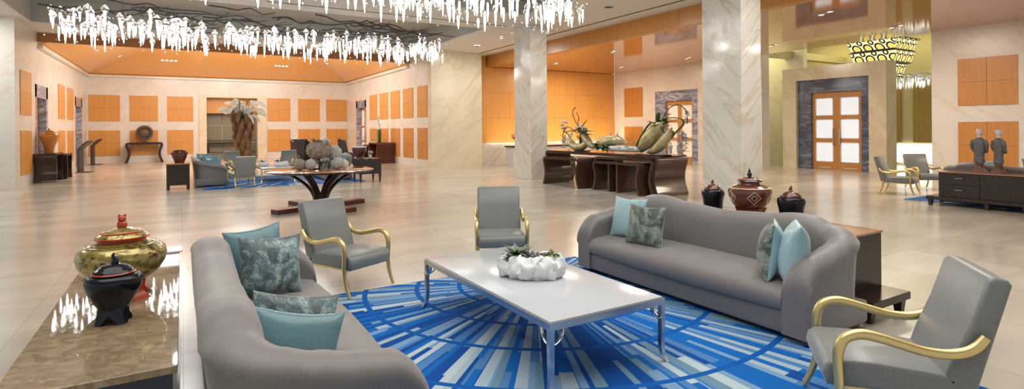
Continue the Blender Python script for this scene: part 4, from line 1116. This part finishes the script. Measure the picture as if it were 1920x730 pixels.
# alcove waterfall pieces
waterfall('console_table', 'dark wavy console under the amber jar in the left alcove', (-4.02, 25.0, 0), R(90), 1.3, .62, 1.0, .07, M['dark_z'], G_W)
waterfall('nest_table', 'lower dark wavy table standing behind the amber jar console', (-3.95, 26.35, 0), R(90), 1.1, .66, .93, .07, M['dark_z'], G_W)
waterfall('console_table', 'dark bow legged console under the round carved disc by the back wall', (-1.76, 36.55, 0), 0, 1.75, .5, 1.12, .12, M['dark_z'], G_W)
waterfall('console_table', 'slim dark console inside the lit niche of the back wall', (2.5, 37.82, 0), 0, 2.5, .3, 1.02, .08, M['dark_z'], G_W)
for i, (y, L_, W, H_, lb) in enumerate([(28.0, 1.5, .95, 1.06, 'tallest dark nest table by the right alcove wall, an orchid on it'), (29.3, 1.1, .9, .93, 'middle dark nest table by the right alcove wall'), (30.4, 1.0, .85, .84, 'lowest dark nest table by the right alcove wall')]):
    waterfall('nest_table', lb, (8.92-.0*i, y, 0), R(90), L_, W, H_, .06, M['redwood'] if i == 0 else M['dark_z'], G_W)

# left alcove ornaments
t = thing('lidded_jar', 'glossy amber jar with a knobbed lid on the dark left console', 'jar', (-4.0, 25.0, 1.0005))
MB().lathe([(.13, 0), (.135, .03), (.145, .14), (.18, .28), (.24, .43), (.275, .55), (.28, .61), (.255, .68), (.19, .73), (.115, .75), (.105, .76), (0, .76)], (0, 0, 0), 48).build('body', M['orange_glaze'], t)
MB().lathe([(.115, .757), (.13, .765), (.09, .79), (.03, .80), (.035, .83), (.02, .86), (0, .865)], (0, 0, 0), 24).build('lid', M['orange_glaze'], t)
def kiosk(label, loc, rz):
    t = thing('information_stand', label, 'stand', loc, rz, 'dark information stands')
    MB().bb(-.24, .24, -.25, .25, 0, .03, .004, 1).build('base', M['bronze'], t)
    MB().bb(-.22, .22, .12, .19, .03, 1.0, .004, 1).build('post', M['bronze'], t)
    MB().prism([(.19, .98), (.12, 1.0), (-.22, 1.31), (-.20, 1.36), (.0, 1.21)], 'x', -.25, .25, .004, 1).build('screen', M['bronze'], t)
    return t
k1 = kiosk('dark slanted information stand close to the lower wavy table', (-3.55, 29.5, 0), R(75))
dup(k1, (-3.85, 36.0, 0), R(80), 'dark slanted information stand at the far left corner of the alcove')
t = thing('carved_disc', 'round carved wooden disc on a short stand on the bow legged console', 'sculpture', (-1.76, 36.55, 1.1205))
MB().bb(-.16, .16, -.07, .07, 0, .03, .004, 1).tube([(0, 0, .03), (0, 0, .14)], .02, 8).build('stand', M['bronze'], t)
rx = Matrix.Translation((0, 0, .53)) @ Matrix.Rotation(R(90), 4, 'X')
MB().lathe([(0, -.05), (.10, -.05), (.13, -.03), (.38, -.025), (.41, 0), (.38, .03), (.30, .035), (.27, .022), (.22, .035), (.16, .03), (.12, .06), (0, .07)], (0, 0, 0), 48, M=rx).build('disc', M['disc'], t)
for q, rr in enumerate((.335, .245, .19)):
    MB().lathe([(rr-.015, .03), (rr, .042), (rr+.015, .03)], (0, 0, 0), 48, M=rx).build('ring', M['bronze'], t)

# things on the right nest tables
t = thing('bud_vase', 'tall slim dark vase with a white orchid sprig on the tallest nest table', 'vase', (8.75, 27.85, 1.0605))
MB().lathe([(.06, 0), (.08, .03), (.10, .4), (.09, .66), (.05, .68), (0, .6)], (0, 0, 0), 18).build('body', M['leaf'], t)
mb = MB(); P = catmull([(0, 0, .62), (.02, .04, .9), (-.03, .10, 1.15), (.0, .04, 1.35)], 4); mb.tube(P, .01, 6); mb.build('stem', M['twig'], t)
mb = MB()
for p in P[4::2]:
    for q in range(5): mb.leaf(p, (rnd.uniform(-1, 1), rnd.uniform(-1, 1), rnd.uniform(-.4, .8)), .10, .035, n=3)
mb.build('orchid_flower', M['petal'], t)
for i, (x, y, z, lb) in enumerate([(8.85, 29.1, .9305, 'small white bottle with black cap on the middle nest table, nearer one'), (8.85, 29.5, .9305, 'small white bottle with black cap on the middle nest table, farther one')]):
    t = thing('bottle', lb, 'bottle', (x, y, z), 0, 'bottles on the nest tables')
    MB().lathe([(.05, 0), (.055, .02), (.055, .14), (.03, .17), (.02, .19)], (0, 0, 0), 16).build('body', M['white_lac'], t)
    MB().lathe([(.024, .19), (.026, .23), (0, .235)], (0, 0, 0), 12).build('cap', M['black_lacquer'], t)
for i, (x, y, z, lb) in enumerate([(8.9, 28.35, 1.0605, 'white folded leaflets beside the orchid vase'), (8.9, 30.3, .8405, 'white leaflets on the lowest nest table')]):
    o = MB().bb(-.22, .22, -.15, .15, 0, .04, .004, 1).build('leaflet_tray', M['white_lac']); o.location = (x, y, z); tag(o, lb, 'leaflets', 'leaflets on the nest tables')

# ------------------------------------------------------------------ reception desk ornaments
def spindle(mb, P, rad, n=14, flat=.75, up=(1, 0, 0), sub=5):
    pts = catmull(P, sub); m_ = len(pts)
    rs = [rad*max(.06, math.sin(PI*(.03+.94*i/(m_-1)))**.75) for i in range(m_)]
    mb.tube(pts, rs, n, flat, up=up)
DZ = 1.0305
t = thing('pod_arrangement', 'gold crescent pod arrangement with orchids at the far end of the reception desk', 'flower arrangement', (10.6, 13.45, DZ))
MB().bb(-.14, .14, -.24, .20, 0, .025, .003, 1).build('base', M['black_lacquer'], t)
mb = MB(); spindle(mb, [(0, .80, .58), (0, .62, .30), (0, .25, .12), (0, -.12, .17), (0, -.2, .42)], .15, up=(1, 0, 0), flat=.85)
mb.build('pod', M['goldpod'], t, smooth=60)
mb = MB(); spindle(mb, [(.05, .12, .60), (.05, -.12, .42), (.04, -.38, .22), (.02, -.60, .10)], .14, flat=.85); mb.build('pod', M['goldpod'], t, smooth=60)
mb = MB()
for q in range(22): mb.leaf((rnd.uniform(-.05, .05), rnd.uniform(-.2, .3), rnd.uniform(.55, .68)), (rnd.uniform(-.6, .6), rnd.uniform(-1, 1), rnd.uniform(-.2, .6)), rnd.uniform(.2, .42), .055, curl=.3, n=5)
mb.leaf((0, -.2, .5), (0, -1, .25), .42, .10, curl=.2); mb.leaf((0, .3, .62), (0, 1, .1), .6, .06, curl=.2)
mb.build('foliage', M['leaf'], t)
mb = MB()
for P in ([(0, .0, .60), (0, .25, .85), (0, .42, 1.10), (.05, .50, 1.26), (0, .30, 1.36)], [(0, .0, .60), (.03, .22, .85), (-.02, .10, 1.02), (0, .25, 1.2)], [(0, .3, .6), (0, .7, .75), (0, .95, .55), (0, .98, .2)]):
    mb.tube(catmull(P, 4), .014, 6)
mb.build('twig', M['twig'], t)
mb = MB()
for q in range(46):
    u = rnd.random(); mb.leaf((rnd.uniform(-.06, .06), .93+rnd.uniform(-.07, .07)-.3*max(0, .3-u), 1.02-.95*u), (rnd.uniform(-1, 1), rnd.uniform(-1, 1), rnd.uniform(-.8, .4)), .11, .045, n=3)
mb.build('orchid_spray', M['orchid'], t); mb = MB()
for q in range(30): mb.leaf((rnd.uniform(-.06, .06), rnd.uniform(-.12, .14), rnd.uniform(.62, .76)), (rnd.uniform(-1, 1), rnd.uniform(-1, 1), rnd.uniform(-.3, 1)), .12, .05, n=3)
mb.build('orchid_flower', M['orchid'], t)

t = thing('pod_arrangement', 'low reclining gold pod with leaves and white roll mid reception desk', 'flower arrangement', (10.6, 11.9, DZ))
mb = MB(); spindle(mb, [(0, .85, .20), (0, .45, .30), (0, -.05, .36), (0, -.48, .28)], .15, flat=.9); mb.build('pod', M['goldpod'], t, smooth=60)
mb = MB(); mb.tube([(-.1, .1, .12), (-.1, -.4, .125), (-.1, -1.05, .13)], [.075, .085, .07], 14); mb.build('white_roll', M['white_cer'], t, smooth=50)
mb = MB()
for q in range(46): mb.leaf((rnd.uniform(-.15, .05), rnd.uniform(.0, .9), rnd.uniform(.05, .22)), (rnd.uniform(-.8, .5), rnd.uniform(-1, 1), rnd.uniform(-.05, .8)), rnd.uniform(.15, .3), .06, curl=.4, n=4)
for q in range(10): mb.leaf((-.1, -.95+q*.06, .16), (rnd.uniform(-.5, .3), rnd.uniform(-1, .3), rnd.uniform(.0, .5)), .32, .035, curl=.4, n=4)
mb.build('foliage', M['leaf'], t)
mb = MB()
for q in range(24): mb.leaf((-.1, rnd.uniform(.3, .9), rnd.uniform(.12, .40)), (rnd.uniform(-1, 1), rnd.uniform(-1, 1), rnd.uniform(-.2, 1)), .11, .05, n=3)
mb.build('orchid_flower', M['petal'], t)

t = thing('pod_arrangement', 'tall slanted gold pods with leaf loops, near end of the reception desk', 'flower arrangement', (10.6, 10.45, DZ))
MB().bb(-.2, .2, -.55, .45, 0, .014, .002, 1).build('base', M['black_lacquer'], t)
mb = MB(); spindle(mb, [(0, -.40, .86), (0, -.12, .62), (0, .22, .32), (0, .48, .06)], .24, flat=.85); mb.build('pod', M['goldpod'], t, smooth=60)
mb = MB(); spindle(mb, [(-.08, -.72, .70), (-.08, -.52, .42), (-.08, -.22, .16), (-.05, .16, .05)], .16, flat=.8); mb.build('pod', M['goldpod'], t, smooth=60)
mb = MB()
for P in ([(0, -.2, .82), (0, -.5, .95), (0, -.95, .92), (0, -1.02, .78), (0, -.75, .56), (0, -.62, .42)], [(0, -.25, .80), (0, .05, .84), (0, .35, .58), (0, .62, .20), (0, .72, .05)], [(0, -.25, .78), (0, -.42, .55), (0, -.6, .45), (0, -.7, .62)]):
    mb.tube(catmull(P, 5), .045, 8, .3, up=(1, 0, 0))
for q in range(26): mb.leaf((rnd.uniform(-.06, .06), rnd.uniform(-.4, -.05), rnd.uniform(.72, .9)), (rnd.uniform(-.6, .6), rnd.uniform(-1, 1), rnd.uniform(-.2, 1)), rnd.uniform(.15, .35), .06, curl=.3, n=4)
mb.build('leaf_loop', M['leaf'], t, smooth=60)
mb = MB()
for P in ([(0, -.3, .85), (0, -.5, 1.15), (0, -.85, 1.28), (0, -1.12, 1.1), (0, -1.15, .8)], [(0, -.3, .85), (0, -.42, 1.02), (0, -.62, 1.05)]): mb.tube(catmull(P, 4), .012, 6)
mb.build('twig', M['twig'], t)
mb = MB()
for q in range(64):
    u = rnd.random(); mb.leaf((rnd.uniform(-.06, .06), -1.0+rnd.uniform(-.08, .08), .62-.55*u), (rnd.uniform(-1, 1), rnd.uniform(-1, 1), rnd.uniform(-.8, .4)), .11, .045, n=3)
mb.build('orchid_spray', M['orchid'], t); mb = MB()
for q in range(24): mb.leaf((0, -1.12+rnd.uniform(-.05, .05), rnd.uniform(.8, 1.18)), (rnd.uniform(-1, 1), rnd.uniform(-1, 1), rnd.uniform(-.8, .4)), .09, .035, n=3)
mb.build('orchid_flower', M['orchid'], t)

# back counter
t = thing('back_counter', 'low dark topped counter along the honey wood wall behind the desk', 'counter', (16.7, 22.0, 0))
MB().bb(-3.6, 3.2, -.35, .35, 0, .86).build('body', M['white_lac'], t, smooth=0)
MB().bb(-3.65, 3.25, -.4, .4, .86, .93, .004, 1).build('top', M['dark'], t)
def pot_flowers(label, loc, col, n_=26, h=.35):
    t = thing('flower_pot', label, 'flower pot', loc, 0, 'flower pots on the back counter')
    MB().lathe([(.09, 0), (.11, .16), (.10, .17), (0, .14)], (0, 0, 0), 16).build('pot', M['bronze'], t)
    mb = MB(); f_ = MB()
    for q in range(n_):
        e = (rnd.uniform(-.2, .2), rnd.uniform(-.15, .15), rnd.uniform(.22, .2+h))
        mb.tube([(0, 0, .14), (e[0]*.5, e[1]*.5, .14+.5*(e[2]-.14)), e], .006, 4)
        f_.ball(e, rnd.uniform(.03, .055), 8, 6, .3, 3)
    mb.build('stem', M['twig'], t); f_.build('blossom', M[col], t)
for x, c, lb in [(13.5, 'red_lacquer', 'red sprig pot at the far left of the back counter'), (14.0, 'petal', 'white sprig pot next to the red one on the back counter'), (16.55, 'orchid', 'lilac blossom pot in the middle of the back counter'), (17.3, 'orange_dk', 'orange blossom pot in the middle of the back counter')]:
    pot_flowers(lb, (x, 22.0, .9305), c)
def figurine(label, loc, rz, H_, group, m_body, m_head, m_base):
    t = thing('figurine', label, 'figurine', loc, rz, group); s = H_/.9
    def rg(z, a, b2, cy=0, n=16): return [(a*s*math.cos(2*PI*k_/n), b2*s*math.sin(2*PI*k_/n)+cy*s, z*s) for k_ in range(n)]
    b_ = MB()
    b_.loft([[(x*s*w, y*s*w*.75, z*s) for x, y in ((-1, -1), (1, -1), (1, 1), (-1, 1))] for w, z in ((.13, 0), (.125, .015), (.06, .11), (.055, .14))])
    for i in range(4):
        a = i*PI/4; d = (math.cos(a)*.075, math.sin(a)*.06)
        b_.tube([(-d[0]*s, -d[1]*s, .12*s), (d[0]*s, d[1]*s, .21*s)], .022*s, 8)
    b_.ball((0, 0, .17*s), (.075*s, .06*s, .05*s), 14, 8, .2, 5)
    b_.build('pedestal', m_base, t, smooth=35)
    body = MB()
    body.loft([rg(.20, .085, .06), rg(.24, .105, .072), rg(.30, .088, .062), rg(.40, .092, .064), rg(.50, .098, .068), rg(.60, .112, .066), rg(.66, .118, .060), rg(.70, .10, .052), rg(.725, .055, .042), rg(.74, .038, .036)])
    for sx in (-1, 1):
        body.tube(catmull([(sx*.108*s, 0, .675*s), (sx*.135*s, .005*s, .60*s), (sx*.130*s, -.01*s, .50*s), (sx*.10*s, -.055*s, .44*s), (sx*.04*s, -.085*s, .45*s)], 4), [.036*s*(1-.02*i) for i in range(17)], 10)
    for z in (.30, .36, .42, .48, .54): body.lathe([(.5, 0), (.5, .006*s)], (0, 0, z*s), 20, sx=.2*s, sy=.14*s)
    body.build('robe', m_body, t, smooth=50)
    hd = MB().tube([(0, 0, .72*s), (0, -.004*s, .80*s)], .034*s, 10)
    hd.ball((0, -.006*s, .838*s), (.052*s, .058*s, .064*s), 16, 12)
    hd.ball((0, -.064*s, .832*s), (.009*s, .012*s, .014*s), 8, 6)
    for sx in (-1, 1): hd.ball((sx*.053*s, 0, .83*s), (.008*s, .014*s, .02*s), 8, 6)
    hd.build('head', m_head, t, smooth=60)
    hr = MB().lathe([(.054*s, -.005*s), (.058*s, .012*s), (.054*s, .035*s), (.03*s, .055*s), (0, .058*s)], (0, 0, .855*s), 16); hr.build('cap', m_head, t)
    return t
figurine('grey robed figurine on the sideboard, farther one of the pair by the armchairs', (14.38, 4.84, .7455), R(80), .90, 'robed figurines on the sideboard', M['robe'], M['silver'], M['terra'])
figurine('grey robed figurine on the sideboard, standing closer to the frame edge', (14.38, 4.52, .7455), R(60), .89, 'robed figurines on the sideboard', M['robe'], M['silver'], M['terra'])
for i, (x, y, lb) in enumerate([(19.25, 22.0, 'small grey figurine on the back counter under the wood panel, farther from the doors'), (19.72, 22.0, 'small grey figurine on the back counter under the wood panel, nearer the doors')]):
    figurine(lb, (x, y, .9305), 0, .55, 'small grey figurines', M['bluegrey'], M['bluegrey'], M['bluegrey'])
t = thing('pedestal_table', 'narrow dark table before the warm lit doors', 'table', (19.6, 17.95, 0))
MB().bb(-.22, .22, -.55, .55, .36, .42, .004, 1).build('top', M['dark'], t)
for sx in (-.16, .16):
    for sy in (-.48, .48): MB().bb(sx-.025, sx+.025, sy-.025, sy+.025, 0, .36).build('leg', M['dark'], t, smooth=0)
for y, lb in [(18.2, 'small grey figurine before the warm lit doors, on the far half of the narrow table'), (17.72, 'small grey figurine before the warm lit doors, on the near half of the narrow table')]:
    figurine(lb, (19.6, y, .4205), R(-90), .62, 'small grey figurines', M['bluegrey'], M['bluegrey'], M['bluegrey'])

# ------------------------------------------------------------------ seating group on the side
o = MB().bb(14.6, 18.8, 1.2, 6.35, 0, .012).build('carpet', M['rug3'], smooth=0); tag(o, 'blue carpet corner showing under the side sideboard', 'carpet')
low_console('dark wood sideboard with metal handles carrying the two robed figurines', (14.38, 4.32, 0), R(-90), 'dark sideboards')
dup(sofa1, (15.35, 4.3, .012), R(90), 'grey sofa back rising behind the sideboard with figurines')
dup(ch1, (15.75, 6.95, .012), R(12), 'grey armchair with gold arms in profile on the lobby side of the figurine sideboard')
dup(ch1, (17.35, 7.05, .012), R(-38), 'grey armchair with gold arms facing out, behind the one in profile')
pillow('cushion', 'pale aqua cushion on the sofa behind the figurines', M['aqua'], (15.5, 5.05, .74), (.2, -1, 0), (.25, 0, 1), .46, .44, .15, G_P)
pillow('cushion', 'slate teal cushion on the sofa at the far right edge', M['teal'], (15.55, 4.25, .82), (.2, -1, .1), (.2, .1, 1), .46, .44, .16, G_P)

# stepped lantern
t = thing('stepped_lantern', 'glowing amber stepped lantern of pierced metal over the portal', 'pendant lamp', (25.4, 11.83, 3.45))
def tier(h0, h1, z0, z1):
    mb = MB()
    A_ = [(-h1, -h1, z1), (h1, -h1, z1), (h1, h1, z1), (-h1, h1, z1)]; B_ = [(-h0, -h0, z0), (h0, -h0, z0), (h0, h0, z0), (-h0, h0, z0)]
    mb.loft([B_, A_]); s_ = mb.build('tier', M['lantern'], t, smooth=0)
    f_ = MB()
    for h, z in ((h0, z0), (h1, z1)):
        for sx, sy, dx, dy in ((0, -1, 1, 0), (0, 1, 1, 0), (-1, 0, 0, 1), (1, 0, 0, 1)):
            f_.box((sx*h, sy*h, z), (.04+2*h*dx, .04+2*h*dy, .035))
    f_.build('tier_rim', M['bronze'], s_, smooth=0)
tier(.80, .98, 1.42, 1.88); tier(.74, .86, .90, 1.36); tier(.54, .63, .35, .86)
MB().bb(-.30, .30, -.30, .30, 1.88, 2.55).build('ceiling_mount', M['bronze'], t, smooth=0)
MB().bb(-.62, .62, -.62, .62, .86, .90).bb(-.78, .78, -.78, .78, 1.36, 1.42).build('tier_plate', M['bronze'], t, smooth=0)

# ------------------------------------------------------------------ crystal chandeliers
CR = [(.004, -.24), (.014, -.17), (.024, -.07), (.027, .03), (.022, .12), (.010, .15), (0, .15)]
def crystal_geo(mb, c, s, ls, cap=True, n=6):
    mb.lathe([(r_*s, z*ls) for r_, z in CR], c, n, 0)
    if cap: mb.lathe([(0, -.06*s), (.078*s, .05*s), (.084*s, .085*s), (.055*s, .14*s), (0, .19*s)], (c[0], c[1], c[2]+.10*ls), n, 1)
def chandelier(label, x0, x1, yc, hw, z0, z1, n_total, seed):
    rn = random.Random(seed)
    t = thing('crystal_chandelier', label, 'chandelier', ((x0+x1)/2, yc, CE), 0, 'crystal chandeliers')
    cx, cy, cz = (x0+x1)/2, yc, CE
    P = []
    for i in range(n_total):
        x = rn.uniform(x0, x1); e = min(1, (min(x-x0, x1-x)+.25)/1.6)
        y = yc+rn.uniform(-hw, hw)*e**.6
        z = z0+(z1-z0)*rn.random()**.8
        z = z + (1-e)*.15
        P.append((y-.35*z, (x-cx, y-cy, z-cz), rn.uniform(.8, 1.2), rn.uniform(.55, 1.25)))
    P.sort(key=lambda q: q[0])
    for q in P[:100]:
        mb = MB(); crystal_geo(mb, (0, 0, 0), q[2], q[3])
        o = mb.build('crystal_pendant', [M['core'], M['crystal']], t, smooth=0); o.location = q[1]
    mb = MB()
    for q in P[100:]: crystal_geo(mb, q[1], q[2], q[3], cap=rn.random() < .5, n=5)
    # little hanging drops
    for i in range(n_total):
        x = rn.uniform(x0, x1)-cx; y = rn.uniform(-hw, hw); z = rn.uniform(z0-.15, z1+.1)-cz
        mb.lathe([(0, -.03), (.022, 0), (0, .03)], (x, y, z), 5, 1)
    o = mb.build('crystal_mass', [M['core'], M['crystal']], t, smooth=0); o['kind'] = 'stuff'
    for i in range(64):
        a = rn.uniform(x0-.3, x1-1.2)-cx; L_ = rn.uniform(.9, 2.2); y = rn.uniform(-hw, hw); z = rn.uniform(z1+.05, z1+.6)-cz
        pts = [(a+L_*u, y+rn.uniform(-.15, .15)+L_*.3*(u-.5)*rn.choice((-1, 1)), z+rn.uniform(-.09, .09)) for u in (0, .2, .4, .6, .8, 1)]
        mb = MB(); pp = catmull(pts, 2); mb.tube(pp, [.026-.014*i_/(len(pp)-1) for i_ in range(len(pp))], 5)
        if rn.random() < .6:
            k_ = rn.randrange(2, len(pp)-2); e = Vector(pp[k_]); mb.tube([tuple(e), tuple(e+Vector((rn.uniform(.1, .4), rn.uniform(-.2, .2), rn.uniform(.05, .25))))], [.014, .008], 5)
        mb.build('branch', M['twig'], t)
    for x in (-.36, -.12, .12, .36):
        MB().tube([(x*(x1-x0), 0, z1+.2-cz), (x*(x1-x0), 0, .82)], .012, 6).build('suspension_rod', M['steel'], t)
    return t
chandelier('long crystal chandelier under twigs in the farther ceiling coffer, before the alcove', -3.0, 8.3, 18.95, 1.15, 4.22, 4.80, 280, 3)
chandelier('long crystal chandelier cut off by the top of the frame in the nearer coffer', -3.0, 8.45, 10.9, 1.15, 4.27, 4.80, 270, 5)
t = thing('crystal_chandelier', 'small crystal band standing in for a chandelier reflection in the corridor past the portal', 'chandelier', (26.85, 10.9, 3.5), 0, 'crystal chandeliers')  # made-up crystals, canopy and rods in place of a chandelier reflection
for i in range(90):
    mb = MB(); crystal_geo(mb, (0, 0, 0), .8, .8, True, 5); o = mb.build('crystal_pendant', [M['core_reflected'], M['crystal']], t, smooth=0)
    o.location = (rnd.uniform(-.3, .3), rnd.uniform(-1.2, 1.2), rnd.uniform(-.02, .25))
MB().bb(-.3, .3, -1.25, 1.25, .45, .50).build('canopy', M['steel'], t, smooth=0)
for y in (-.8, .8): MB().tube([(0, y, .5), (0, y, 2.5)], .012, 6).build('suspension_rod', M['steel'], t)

# ------------------------------------------------------------------ light
def lamp(kind, name, loc, energy, col, rot=(0, 0, 0), **kw):
    l = bpy.data.lights.new(name, kind); l.energy = energy; l.color = col
    for a, v in kw.items(): setattr(l, a, v)
    o = bpy.data.objects.new(name, l); COL.objects.link(o); o.location = loc; o.rotation_euler = rot
    return o
W_ = (1, .97, .92); WW = (1, .84, .66); CW = (.93, .96, 1)
def down(x, y, z, sx, sy, e, col): return lamp('AREA', 'ceiling_area_lamp', (x, y, z), e, col, shape='RECTANGLE', size=sx, size_y=sy)
# unseen fill lamps added over the camera and under the hipped ceiling
down(2.5, 3.0, 6.0, 12, 5, 620, W_)
down(2.5, 31.0, 6.1, 5.4, 8, 450, (.90, .93, 1))
for x, y in [(-.5, 28), (2.5, 30), (5.5, 28)]: lamp('POINT', 'alcove_fill_lamp', (x, y, 5.5), 350, (1, .95, .88), shadow_soft_size=.7)  # free-hanging lamps added to brighten the wooden slopes
# downlights without fittings added in the white ceiling to brighten pier, columns and floor
for x, y, e in [(10.6, 20.4, 110), (9.75, 13.2, 90), (9.75, 5.2, 110), (5.5, 15.7, 90), (0, 15.7, 90), (-5.5, 20.5, 110), (-5.5, 12, 110)]: down(x, y, CE-.004, .4, .4, e, W_)
# downlights in the lacquered ceiling
for x, y, e in [(16.5, 20.5, 270), (16.5, 14.5, 190), (16.8, 8.0, 190), (19.2, 2.0, 190)]: down(x, y, OC, 1.2, 1.2, e, WW)
lamp('AREA', 'wall_grazer', (16.7, 22.7, 1.0), 80, (1, .78, .5), (R(180-20), 0, 0), shape='RECTANGLE', size=7.5, size_y=.2)
# yellow corridor
down(25.3, 12.0, 5.9, 3.5, 8, 230, (1, .88, .42))
down(22.0, 17.0, 5.9, 1.5, 4, 110, (1, .92, .45))
w = bpy.data.worlds.new('ambient_fill'); scene.world = w; w.use_nodes = True  # even fill added through the unbuilt sides of the lobby
bg = w.node_tree.nodes['Background']; bg.inputs[0].default_value = (.95, .97, 1, 1); bg.inputs[1].default_value = .66

# ------------------------------------------------------------------ camera
F_PX, TH, CY_, ROLL, EYE = 1030.07, .5415, 240.67, -.0074, 1.75
s_, c_ = math.sin(TH), math.cos(TH)
fwd = Vector((s_, c_, 0)); rgt = Vector((c_, -s_, 0)); upv = Vector((0, 0, 1))
cr_, sr_ = math.cos(ROLL), math.sin(ROLL)
X_ = rgt*cr_ + upv*sr_; Y_ = -rgt*sr_ + upv*cr_; Z_ = -fwd
cam = bpy.data.cameras.new('camera'); co = bpy.data.objects.new('camera', cam); COL.objects.link(co)
co.matrix_world = Matrix(((X_.x, Y_.x, Z_.x, 0), (X_.y, Y_.y, Z_.y, 0), (X_.z, Y_.z, Z_.z, EYE), (0, 0, 0, 1)))
cam.sensor_width = 36; cam.sensor_fit = 'HORIZONTAL'; cam.lens = 36*F_PX/1920
cam.shift_x = 0; cam.shift_y = -(365-CY_)/1920; cam.clip_start = .05; cam.clip_end = 200
scene.camera = co
scene.view_settings.view_transform = 'Standard'; scene.view_settings.look = 'None'; scene.view_settings.gamma = 1
scene.view_settings.use_curve_mapping = False; scene.view_settings.exposure = -0.05
scene.cycles.max_bounces = 8; scene.cycles.diffuse_bounces = 4; scene.cycles.glossy_bounces = 4; scene.cycles.transmission_bounces = 6
scene.cycles.sample_clamp_indirect = 6; scene.cycles.caustics_reflective = False; scene.cycles.caustics_refractive = False
scene.cycles.use_denoising = True
